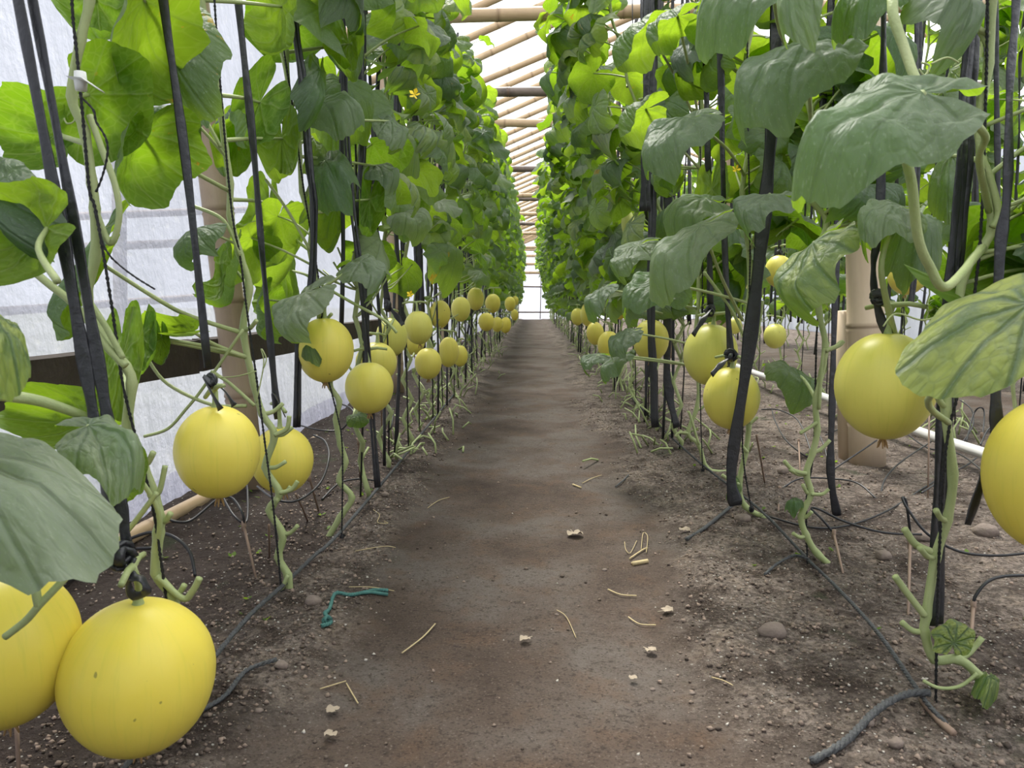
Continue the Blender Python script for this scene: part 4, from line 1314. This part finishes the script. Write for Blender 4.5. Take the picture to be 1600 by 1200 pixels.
twine('loose black twine end pointing right before the film wall', [(148, 330), (165, 390), (200, 425), (242, 452)], 1.12, 0.0016)
strip('wide black strip bundle at the front right, reaching the ground', [(1535, -300), (1525, 0), (1515, 130), (1505, 300), (1492, 440), (1480, 560), (1476, 680), (1468, 850), (1465, 978)], 1.25, 38, 3, seed=21, gap=.7)
strip('black strip at the far right with a loose hanging end', [(1600, -300), (1588, 0), (1578, 130), (1574, 300), (1562, 400), (1556, 600), (1555, 680), (1535, 750), (1512, 820)], 1.12, 17, 1, seed=22)
strip('black strip in front of the thick bamboo post above the big melon', [(1384, -300), (1381, 0), (1379, 170), (1374, 350), (1365, 410), (1368, 465), (1384, 520), (1400, 545)], 1.36, 12, 1, (1372, 465, 1.35), seed=23)
strip('broad slanting black strip beside the spotted low melon', [(1224, -300), (1213, 60), (1206, 200), (1190, 370), (1168, 560), (1143, 730), (1150, 790)], 2.02, 20, 1, seed=24)
strip('narrow black strip left of the slanting one, right row', [(1122, -300), (1126, 80), (1133, 400), (1142, 560), (1140, 570)], 2.2, 10, 1, (1142, 556, 2.1), [[(1142, 556, 2.1), (1126, 570, 2.08), (1112, 586, 2.06)]], seed=25)
strip('black strip tied above the green yellow melon, right row', [(1100, -300), (1103, 80), (1107, 300), (1110, 482)], 2.3, 10, 1, (1109, 486, 2.3), [[(1110, 484, 2.28), (1098, 500, 2.25), (1083, 524, 2.23)]], seed=26)
strip('doubled black strip crossing the melon with a bowed stalk, right row', [(1024, -300), (1021, 100), (1019, 300), (1017, 480), (1020, 560), (1024, 668)], 3.05, 15, 2, seed=27, gap=.7)
strip('black strip leaning beside the doubled one, right row', [(1046, 100), (1044, 300), (1043, 500), (1043, 600), (1058, 668)], 3.3, 12, 1, seed=28)
strip('straight dangling black strip left of the thick bamboo post', [(1322, -200), (1312, 200), (1305, 450), (1300, 640), (1298, 740), (1308, 806)], 2.3, 12, 1, seed=29)
strip('black strip bundle behind the mottled leaf, right of the post', [(1440, -200), (1436, 0), (1434, 200), (1428, 420), (1424, 475)], 1.9, 14, 2, seed=30, gap=.7)
strip('thin black strip between the two right front bundles', [(1556, -200), (1555, 0), (1558, 200), (1560, 350), (1561, 500)], 1.6, 8, 1, seed=31)
strip('black strip before the left side of the thick post', [(1300, -200), (1297, 40), (1287, 130), (1285, 215)], 1.9, 10, 1, seed=32)
strip('dark doubled strip high in the right row above the young green melon', [(1012, -200), (1014, 100), (1010, 250), (1008, 330)], 2.6, 20, 2, seed=33, gap=.7)
twine('thin twine along the bent foot of the front right vine', [(1545, -200), (1543, 0), (1540, 150), (1530, 400), (1500, 600), (1478, 700), (1466, 900), (1462, 1108)], 1.22, knot_at=(1463, 1108, 1.22))
twine('thin twine along the zigzag right vine by the post', [(1300, -200), (1303, 50), (1300, 200), (1288, 400), (1276, 520), (1272, 700), (1260, 780), (1262, 892)], 1.86, knot_at=(1262, 890, 1.86))
twine('thin twine crossing the spotted low melon', [(1168, -200), (1168, 0), (1168, 150), (1172, 400), (1166, 560), (1160, 700), (1174, 795)], 2.2, knot_at=(1174, 795, 2.2))
twine('thin twine left of the green yellow melon', [(1090, -100), (1092, 150), (1098, 400), (1094, 600), (1098, 735)], 2.92, knot_at=(1098, 735, 2.92))

strip('thin strip holding the small round green melon over the right bed', [(1222, 0), (1216, 250), (1212, 400), (1211, 503)], 4.9, 4, 1, (1211, 500, 4.9), seed=41)
strip('thin strip holding the high melon left of the thick post', [(1226, -200), (1221, 150), (1218, 398)], 4.4, 5, 1, (1218, 395, 4.4), seed=42)
strip('thin strip holding the high melon between two black strips', [(1150, -200), (1146, 150), (1142, 412)], 3.7, 6, 1, (1142, 410, 3.7), seed=43)
strip('thin strip holding the small back melon above the green yellow one', [(1122, 150), (1119, 350), (1118, 493)], 6.8, 3, 1, (1118, 492, 6.8), seed=44)
# strings of the vines further down: one twine and one or two strips each
SIDEN = {'L': 'left row', 'R': 'right row', 'B': 'back row', 'C': 'row beyond the second path'}
def row_string(x, y, xt, yt, z0, kind, lab, cat, grp, wid=0.014, sides=6):
    rg = random.Random(int(y * 733 + x * 97 + z0 * 31))
    n = 7
    P = [Vector((lerp(x, xt, (k / n)), lerp(y, yt, k / n), lerp(z0, 2.42, k / n))) + Vector((rg.gauss(0, .006), rg.gauss(0, .006), 0)) for k in range(n + 1)]
    base = P[0].copy()
    mb = MB()
    if kind == 'strip':
        mb.tube([p - base for p in smooth_path(P, 2)], wid / 2, sides, flat=0.0016, twist=[rg.uniform(-.6, .6) for _ in range(n * 2 + 1)])
        o = link('hanging_strip', mb.mesh('hanging_strip', ['strip']), None, base)
    else:
        mb.tube([p - base for p in P], 0.0032, max(4, sides - 2))
        o = link('support_twine', mb.mesh('support_twine', ['twine']), None, base)
    tag(o, lab, cat, grp)
cnt = 0
for rn, x, y, i, far in VINES:
    rg = random.Random(int(y * 311 + x * 71))
    if rn == 'C' or (rn == 'B' and y > 9) or y > 24:
        continue
    oi = ORD[i] if i < len(ORD) else None
    nearish = (not far) and oi
    sfx = SIDEN[rn]
    row_string(x + .012, y - .012, x + rg.uniform(-.05, .05), y + rg.uniform(-.05, .05), 0.0, 'twine',
               f'thin black twine up the stem of the {oi} vine in the {sfx}' if nearish else f'thin black twine far down the {sfx}', 'twine', f'thin twines of the {sfx}')
    for q in range(3 if y < 6.5 else 2 if y < 13 else 1):
        z0 = rg.choice([0.55, 0.6, 0.35, 0.02]) if rn != 'B' else rg.choice([.5, .3])
        dy = rg.uniform(-.18, .18)
        row_string(x + rg.uniform(-.06, .06), y + dy, x + rg.uniform(-.06, .06), y + dy + rg.uniform(-.06, .06), z0, 'strip',
                   (f'{("first", "second", "third")[q]} black plastic strip hanging by the {oi} vine in the {sfx}' if nearish else f'black plastic strip hanging far down the {sfx}'), 'plastic strip', f'hanging strips of the {sfx}', rg.uniform(.012, .02))
# the wires that carry the strings
for nm, x, lab in (('L', -0.58, 'long black wire overhead carrying the strings of the left row'), ('R', .66, 'long black wire overhead carrying the strings of the right row'), ('B', 1.95, 'long black wire overhead carrying the strings of the back row')):
    mb = MB(); mb.tube([Vector((x, yy, 2.42)) for yy in frange(-0.3, 29.8, 30)], 0.003, 5)
    tag(link('overhead_wire', mb.mesh('overhead_wire', ['tube'])), lab, 'wire')

# white tape on the second left stem, small flowers
mb = MB()
c = pix(126, 128, 1.12)
mb.tube([c + Vector((-.012, 0, .004)), c + Vector((.012, -.008, 0)), c + Vector((.036, -.012, -.016))], [.011, .010, .009], 6, flat=.001, twist=[1.4, 1.4, 1.4])
mb.tube([c + Vector((0, 0, -.012)), c, c + Vector((0, 0, .014))], [.008, .009, .008], 8)
tag(link('tape_marker', mb.mesh('tape_marker', ['tag'])), 'white tape wrapped around the second left stem', 'tape')
def flower(root, p, s=0.018):
    mb = MB()
    for k in range(5):
        a = k * 2 * PI / 5
        d = Vector((math.cos(a), math.sin(a) * .4 - .5, math.sin(a))).normalized()
        t = d.orthogonal().normalized() * s * .42
        mb.add([p, p + d * s * .6 + t, p + d * s, p + d * s * .6 - t], [(0, 1, 2, 3)])
    link('flower', mb.mesh('flower', ['flower']), root)
flower(vD, pix(648, 148, 2.1) - vD.location); flower(vD, pix(641, 460, 2.2) - vD.location, .012); flower(vRC, pix(1150, 265, 2.1) - vRC.location, .014)

# ------------------------------------------------------------------ ropes, drip tubes, ground litter
def rope(label, pts, r, mat, cat='rope', pitch=0.03, group=None, plies=3):
    P = smooth_path(pts, 6)
    D = [P[0]]
    for a, b_ in zip(P, P[1:]):
        m = max(1, int((b_ - a).length / 0.007))
        D += [a.lerp(b_, k / m) for k in range(1, m + 1)]
    base = P[0].copy()
    mb = MB(); s = 0
    ang = [0.0]
    for a, b_ in zip(D, D[1:]):
        s += (b_ - a).length; ang.append(s / pitch * 2 * PI)
    for h in range(plies):
        Q = []
        for i, p in enumerate(D):
            t = (D[min(i + 1, len(D) - 1)] - D[max(0, i - 1)]).normalized()
            A = t.cross(Vector((0, 0, 1))).normalized(); B = A.cross(t)
            an = ang[i] + h * 2 * PI / plies
            Q.append(p - base + (A * math.cos(an) + B * math.sin(an)) * r * .5)
        mb.tube(Q, r * .62, 5)
    o = link('ground_rope', mb.mesh('ground_rope', [mat]), None, base)
    return tag(o, label, cat, group)
def gz(u, v, dz=0.006):
    p = ground(u, v)
    p.z = ground_z(p.x, p.y) + dz
    return p
rope('grey rope along the ground at the foot of the right row', [gz(1478, 1135), gz(1440, 1100, .02), gz(1370, 1010, .022), gz(1305, 930, .02), gz(1262, 885, .012), gz(1185, 806, .018), gz(1098, 735, .014), gz(1040, 680, .016), gz(985, 625, .016)], .0042, 'rope')
rope('frayed black rope end lying toward the path at lower right', [gz(1452, 1104, .03), gz(1415, 1102, .025), gz(1370, 1125, .012), gz(1320, 1165, .008), gz(1268, 1188, .008)], .0062, 'rope', pitch=.035)
rope('grey rope along the ground at the foot of the left row', [gz(180, 1230), gz(325, 1060, .02), gz(390, 980, .022), gz(443, 925, .014), gz(490, 880, .018), gz(536, 838, .014), gz(632, 722, .016), gz(655, 690, .016), gz(712, 615, .016)], .0050, 'rope')
rope('loose rope end crossing the soil beside the large front melon', [gz(312, 1120), gz(350, 1095), gz(385, 1055), gz(432, 1036)], .0045, 'rope')
rope('black rope end on the soil before the spotted melon', [gz(1150, 795, .02), gz(1120, 815), gz(1095, 835), gz(1072, 845)], .0055, 'rope')
rope('short curved rope off the right ground line', [gz(1262, 886, .015), gz(1240, 880, .012), gz(1215, 888, .01), gz(1195, 900, .006)], .004, 'rope')
t = rope('knotted teal rope scrap on the soil left of the path', [gz(503, 983), gz(517, 976), gz(508, 970, .012), gz(515, 960), gz(524, 934), gz(545, 931), gz(562, 926), gz(585, 917), gz(606, 914)], .0045, 'teal', pitch=.02)
mb = MB(); knot(mb, gz(511, 976, .008) - t.location, .008, 4); link('knot', mb.mesh('knot', ['teal']), t)
mb = MB(); P = [gz(562, 926), gz(580, 922), gz(606, 920)]; mb.tube([p - t.location for p in P], .004, 6); link('loose_end', mb.mesh('loose_end', ['teal']), t)

def drip(label, pts, stake=None, group='black drip tubes'):
    P = smooth_path(pts, 7)
    base = P[0].copy()
    mb = MB(); mb.tube([p - base for p in P], .0032, 7)
    o = tag(link('drip_tube', mb.mesh('drip_tube', ['tube']), None, base), label, 'drip tube', group)
    if stake:
        a, b_ = stake
        m2 = MB(); m2.tube([a - base, (a + b_) / 2 - base, b_ - base], [.0036, .0034, .0028], 6)
        m2.tube([a - base + Vector((0, 0, -.012)), a - base + Vector((0, 0, .012))], .0055, 7)
        link('drip_stake', m2.mesh('drip_stake', ['stake']), o)
    return o
def Q(u, v, y): return pix(u, v, y)
drip('drip tube arching in from the right edge to a stake', [Q(1680, 905, 1.55), Q(1600, 899, 1.5), Q(1550, 905, 1.48), Q(1525, 930, 1.47), Q(1521, 950, 1.47)], (Q(1521, 948, 1.47), gz(1515, 1030, 0)))
drip('drip tube curving low across the right bed', [gz(1200, 812), gz(1270, 828), gz(1330, 822), gz(1390, 800, .01), gz(1440, 765), gz(1470, 752)])
drip('drip tube with hooked end beside the front right vine', [Q(1620, 862, 1.75), Q(1560, 868, 1.75), Q(1500, 862, 1.75), Q(1450, 835, 1.75), Q(1418, 795, 1.78), Q(1410, 778, 1.8), Q(1416, 785, 1.8), Q(1422, 830, 1.8)], (Q(1422, 850, 1.8), gz(1419, 962, 0)))
drip('drip tube looping down from the pipe beside the post', [Q(1455, 690, 3.2), Q(1410, 720, 2.9), Q(1385, 745, 2.75), Q(1377, 770, 2.6), Q(1384, 790, 2.5), Q(1370, 780, 2.5), Q(1340, 755, 2.6), Q(1300, 748, 2.7), Q(1250, 748, 2.7), Q(1220, 765, 2.65)], (Q(1218, 765, 2.65), gz(1216, 800, 0)))
drip('drip tube hooked over a stake near the zigzag right vine', [Q(1440, 835, 2.0), Q(1380, 832, 2.0), Q(1320, 815, 2.0), Q(1280, 796, 2.0), Q(1268, 795, 2.0), Q(1285, 812, 1.98), Q(1302, 832, 1.97)], (Q(1303, 835, 1.96), gz(1317, 900, 0)))
drip('drip tube dropping behind the thick post foot', [Q(1370, 688, 2.9), Q(1330, 715, 2.8), Q(1300, 735, 2.75)])
drip('drip tubes crossing under the water pipe at right', [Q(1420, 680, 3.4), Q(1450, 700, 3.2), Q(1500, 710, 3.0), Q(1545, 745, 2.6)])
drip('drip tube reaching down left from under the water pipe at right', [Q(1550, 690, 3.3), Q(1520, 720, 3.0), Q(1490, 738, 2.8), Q(1440, 770, 2.4)])
drip('looped drip tubes on the bed left of the zigzag vine', [Q(1190, 640, 3.8), Q(1215, 640, 3.7), Q(1245, 655, 3.5), Q(1262, 690, 3.3), Q(1265, 715, 3.2), Q(1230, 690, 3.3), Q(1212, 660, 3.6), Q(1206, 640, 3.8)], (Q(1248, 690, 3.3), gz(1250, 735, 0)))
drip('drip tube arched over soil right of the zigzag vine', [Q(1270, 660, 3.4), Q(1285, 690, 3.2), Q(1292, 715, 3.1), Q(1290, 738, 3.0)])
drip('drip tube running back to the pipe past the zigzag vine', [Q(1290, 680, 3.6), Q(1320, 665, 3.8), Q(1340, 648, 4.0)])
drip('drip tube hoop by the far right melon, left one', [Q(1500, 625, 3.6), Q(1518, 640, 3.5), Q(1520, 665, 3.4), Q(1505, 690, 3.3)])
drip('drip tube hoop by the far right melon, right one', [Q(1510, 690, 3.2), Q(1520, 650, 3.4), Q(1530, 637, 3.4), Q(1538, 645, 3.4), Q(1534, 690, 3.2)], (Q(1534, 680, 3.2), gz(1532, 715, 0)))
drip('drip tube bending at the right melon', [Q(1570, 655, 3.0), Q(1545, 670, 3.0), Q(1532, 695, 2.9)])
drip('drip tube arching under the third melon from left', [Q(254, 806, 1.75), Q(275, 815, 1.75), Q(300, 812, 1.78), Q(340, 780, 1.85), Q(362, 778, 1.85), Q(378, 800, 1.8), Q(382, 822, 1.8)], (Q(381, 822, 1.8), gz(400, 905, 0)))
drip('drip tube loop under the two middle left melons', [Q(345, 770, 2.1), Q(365, 805, 2.0), Q(385, 815, 2.0), Q(387, 770, 2.1), Q(383, 745, 2.15)])
drip('drip tube hoop behind the second left stem', [Q(200, 843, 1.45), Q(235, 832, 1.45), Q(270, 838, 1.42), Q(296, 862, 1.4), Q(305, 900, 1.38)])
drip('lower drip tube by the film wall at left', [Q(130, 895, 1.4), Q(175, 863, 1.5), Q(240, 856, 1.5)])
drip('drip tube circling behind the half hidden left melon', [Q(402, 760, 2.2), Q(430, 780, 2.0), Q(465, 782, 2.0), Q(500, 755, 2.1), Q(514, 715, 2.2), Q(508, 690, 2.3), Q(490, 680, 2.35)], (Q(483, 745, 2.05), gz(498, 798, 0)))
drip('drip tubes fanning from the left foot pole', [Q(470, 665, 3.0), Q(500, 672, 2.9), Q(530, 672, 2.9), Q(545, 660, 2.9), Q(565, 640, 3.0)])
drip('drip tube swinging down to a stake by the left stubs', [Q(530, 630, 2.9), Q(550, 640, 2.8), Q(558, 665, 2.7), Q(560, 690, 2.65)], (Q(560, 690, 2.65), gz(562, 745, 0)))
drip('drip tube behind the low hanging left melon', [Q(590, 615, 3.2), Q(612, 640, 3.1), Q(612, 665, 3.0), Q(605, 675, 3.0)], (Q(596, 640, 3.0), gz(597, 694, 0)))
drip('drip tube along the soil under the left stubs', [gz(503, 780, .004), gz(530, 765, .02), gz(560, 758, .02), gz(585, 752, .006)])
# a few plain stakes
def stake_thing(label, a, b_):
    mb = MB(); mb.tube([a - b_, (a - b_) * .5, Vector((0, 0, -.01))], [.0034, .0032, .0028], 6)
    tag(link('plant_stake', mb.mesh('plant_stake', ['stake']), None, b_), label, 'stake', 'thin brown stakes')
stake_thing('thin stake under the large melon at the left edge', Q(25, 1120, 1.0), ground(30, 1215))
stake_thing('thin stake leaning under the half hidden left melon', Q(462, 772, 2.0), gz(482, 815, 0))
stake_thing('thin stake before the low hanging left melon', Q(565, 660, 2.6), gz(566, 730, 0))
stake_thing('thin stake in the right bed below the mottled leaf', Q(1452, 640, 2.6), gz(1450, 780, 0))
stake_thing('thin stake right of the spotted low melon', Q(1182, 680, 2.3), gz(1195, 758, 0))
stake_thing('thin upright stake at the foot of the left zigzag stem', Q(420, 820, 1.75), gz(421, 870, 0))

# stones and clods one can pick out
def stone(u, v, s, label, seed, mat='stone'):
    rg = random.Random(seed)
    p = gz(u, v, 0)
    r = s * p.y / F / 2
    mb = MB()
    vs, fs = [], []
    n, m = 12, 7
    for i in range(m + 1):
        a = PI * i / m
        for j in range(n):
            t = 2 * PI * j / n
            d = Vector((math.sin(a) * math.cos(t), math.sin(a) * math.sin(t) * .8, math.cos(a) * .62))
            q = 1 + .28 * noise.noise(d * 1.7 + Vector((seed, 0, 0))) + .12 * noise.noise(d * 4 + Vector((0, seed, 0)))
            vs.append(d * r * q)
    for i in range(m):
        for j in range(n):
            fs.append((i * n + j, (i + 1) * n + j, (i + 1) * n + (j + 1) % n, i * n + (j + 1) % n))
    mb.add(vs, fs)
    tag(link('stone', mb.mesh('stone', [mat]), None, p + Vector((0, 0, r * .3))), label, 'stone', 'stones on the soil')
for i, (u, v, s, lab) in enumerate([(1380, 872, 28, 'smooth rounded stone in the right bed'), (1540, 836, 38, 'grey angular clod left of the right edge melon'), (1208, 992, 44, 'reddish clod near the right ground rope'),
    (490, 945, 30, 'pale clod beside the left ground rope'), (602, 775, 13, 'small white stone by the left stubs'), (1440, 848, 30, 'pale clod under the front drip tube'), (1225, 740, 22, 'grey stone behind the zigzag right vine'),
    (405, 1110, 14, 'small pale stone beside the largest melon'), (1160, 815, 26, 'dark clod at the foot of the right vine'), (1020, 1062, 9, 'white pebble on the path near bottom'), (870, 946, 7, 'lone white pebble mid path'),
    (945, 880, 8, 'grey pebble by the straw on the path'), (1082, 1072, 9, 'dark round pebble on the path edge'), (440, 1045, 24, 'brown shell-shaped clod left of the path'), (1355, 1135, 24, 'soft clod by the frayed rope'), (1400, 1170, 26, 'brown clod at the bottom right')]):
    stone(u, v, s, lab, i + 3)

# dry litter
def dry_leaf(u, v, s, label, seed, mat='dryleaf', stalk=True):
    p = gz(u, v, .004)
    sz = s * p.y / F
    vs, fs, uvs = leaf_unit(5, 29, fold=-.1, k=-.4, wav=.12, ph=seed)
    mb = MB(); rz = Matrix.Rotation(seed * 1.7, 3, 'Z')
    mb.add([rz @ (Vector(v_) * sz) + Vector((0, 0, .006)) for v_ in vs], fs)
    if stalk:
        mb.tube([rz @ Vector((0, -sz * q, .004)) for q in (0, .3, .7)], .0016, 5)
    tag(link('dry_leaf', mb.mesh('dry_leaf', [mat]), None, p), label, 'dry leaf', 'dry litter on the path')
dry_leaf(897, 827, 26, 'curled dry leaf with its stalk on the path', 2)
dry_leaf(1040, 948, 20, 'torn dry leaf scrap near the path edge', 3)
dry_leaf(822, 989, 18, 'small dry leaf scrap in the middle of the path', 5)
dry_leaf(1015, 1008, 18, 'twisted dry leaf scrap right of the path middle', 6)
dry_leaf(1068, 833, 18, 'pale dry flake on the right soil', 7, stalk=False)
dry_leaf(522, 1100, 22, 'pale oval husk on the left soil, upper of two', 8, stalk=False)
dry_leaf(518, 1133, 22, 'pale oval husk on the left soil, lower of two', 9, stalk=False)
dry_leaf(990, 1052, 14, 'pale scrap lying right of the path middle', 4, stalk=False)
def straw(pp, label, r=.0013, mat='straw'):
    P = smooth_path([gz(u, v, .005) for u, v in pp], 5)
    b0 = P[0].copy()
    mb = MB(); mb.tube([q - b0 for q in P], r, 5)
    tag(link('straw', mb.mesh('straw', [mat]), None, b0), label, 'straw', 'dry stems on the path')
straw([(628, 1008), (660, 985), (680, 964)], 'thin forked straw lying left of the path middle', .0015)
straw([(500, 1070), (540, 1053)], 'short straw on the left soil'); straw([(541, 1056), (559, 1084)], 'second short straw crossing on the left soil')
straw([(984, 864), (1005, 850), (1012, 848)], 'stout yellow straw on the path', .0022); straw([(1002, 850), (1005, 825), (1012, 830), (1010, 855)], 'looped straw tangle on the path', .001)
straw([(976, 838), (978, 850), (985, 855), (995, 836)], 'curly dry tendril on the path', .0009)
straw([(988, 872), (1012, 868)], 'thick pale stick end on the path', .006); straw([(910, 750), (925, 742), (940, 737)], 'dry twig at mid path', .0014)
straw([(895, 752), (908, 757)], 'pale bark flake at mid path', .003); straw([(962, 755), (975, 748), (982, 742)], 'dark twig on the right of mid path', .003, 'rope')
straw([(870, 941), (885, 952), (900, 985)], 'thin curved straw right of the pebble', .0009); straw([(982, 952), (1000, 964), (1025, 966)], 'hooked straw near the path edge', .0014)
straw([(950, 910), (970, 918), (995, 920)], 'forked straw high on the path edge', .0016); straw([(1112, 1055), (1130, 1063), (1145, 1072)], 'thin straw near the right soil lip', .001)
straw([(583, 800), (593, 807), (590, 815), (606, 815), (600, 812)], 'green curly tendril on the left soil', .0012); straw([(668, 786), (685, 774), (702, 769)], 'pale tendril on the mossy left soil', .0012)
straw([(555, 863), (600, 855), (618, 851)], 'long straw on the left soil by the stubs', .001)
straw([(545, 918), (580, 913), (616, 913)], 'straight straw beside the teal rope', .001)
straw([(1440, 1095), (1470, 1130), (1490, 1148)], 'brown stick pegging the right rope', .006, 'stake')

# uncountable crumbs of soil and grit
def scatter(name, label, mat, n, seed, smin, smax, region):
    rg = random.Random(seed)
    mb = MB()
    V = [Vector(v_) for v_ in ((1, 0, 0), (-1, 0, 0), (0, 1, 0), (0, -1, 0), (0, 0, 1), (0, 0, -.6))]
    FF = [(0, 2, 4), (2, 1, 4), (1, 3, 4), (3, 0, 4), (2, 0, 5), (1, 2, 5), (3, 1, 5), (0, 3, 5)]
    k = 0
    while k < n:
        x, y = region(rg)
        pm = path_mask(x, y) if abs(x) < .9 else 0
        if rg.random() < pm * 0.93:
            continue
        s = smin * (smax / smin) ** (rg.random() ** 2.2)
        q = Matrix.Rotation(rg.uniform(0, 6), 3, 'Z') @ Matrix.Rotation(rg.uniform(0, 1), 3, 'X')
        c = Vector((x, y, ground_z(x, y) + s * .25))
        mb.add([c + q @ Vector((v_.x * s * rg.uniform(.7, 1.2), v_.y * s * rg.uniform(.7, 1.2), v_.z * s * rg.uniform(.6, .9))) for v_ in V], FF)
        k += 1
    o = link(name, mb.mesh(name, [mat], True))
    return tag(o, label, 'soil crumbs', None, 'stuff')
def reg(rg):
    y = 0.75 + 4.5 * rg.random() ** 2
    return rg.uniform(-1.05, 1.7) if rg.random() < .5 else rg.choice([rg.uniform(-.75, -.25), rg.uniform(.25, 1.0)]), y
scatter('soil_crumbs', 'brown soil crumbs scattered over the beds', 'crumb', 30000, 3, .0013, .0075, reg)
scatter('grit', 'pale grit specks scattered over the soil', 'perlite', 2600, 4, .0012, .0045, reg)
# small weeds on the beds
mb = MB()
rg = random.Random(9)
for k in range(260):
    x, y = (rg.uniform(-1.05, -.5), rg.uniform(1.2, 8)) if rg.random() < .5 else (rg.uniform(.55, 2.3), rg.uniform(1.4, 8))
    c = Vector((x, y, ground_z(x, y)))
    for q in range(3):
        a = rg.uniform(0, 6); L = rg.uniform(.006, .02)
        d = Vector((math.cos(a), math.sin(a), rg.uniform(.3, 1))).normalized() * L
        t_ = Vector((-math.sin(a), math.cos(a), 0)) * L * .35
        o_ = mb.add([c, c + d * .6 + t_, c + d, c + d * .6 - t_], [(0, 1, 2, 3)])
        for z in range(4):
            mb.uv[o_ + z] = (.55, .5)
wd = link('weed_seedlings', mb.mesh('weed_seedlings', ['leaf']))
wd.color = (.6, 0, 0, 1)
tag(wd, 'tiny green weed seedlings dotted over the beds', 'weeds', None, 'stuff')
# withered shoots and fallen stems along the foot of the rows
def shoot_pile(x0, y0, y1, n, seed, label, spread=0.12):
    rg = random.Random(seed)
    mb = MB()
    for k in range(n):
        y = lerp(y0, y1, rg.random() ** 1.3)
        a = Vector((x0 + rg.gauss(0, spread), y, 0.0)); a.z = ground_z(a.x, a.y) + .004
        d = Vector((rg.uniform(-1, 1), rg.uniform(-1, 1), rg.uniform(.1, 1.4))).normalized()
        L = rg.uniform(.05, .16)
        mb.tube([a, a + d * L * .5 + Vector((0, 0, .01)), a + d * L + Vector((rg.uniform(-.03, .03), rg.uniform(-.03, .03), rg.uniform(-.02, .02)))], [.005, .0045, .004], 5)
    tag(link('cut_shoots', mb.mesh('cut_shoots', ['stem'])), label, 'cut shoots', None, 'stuff')
shoot_pile(-.54, 3.0, 11, 130, 5, 'tangle of cut green shoots at the foot of the left row')
shoot_pile(.66, 3.2, 11, 110, 6, 'tangle of cut green shoots at the foot of the right row')
shoot_pile(2.0, 3.5, 9, 90, 8, 'tangle of cut shoots at the foot of the back row', .2)
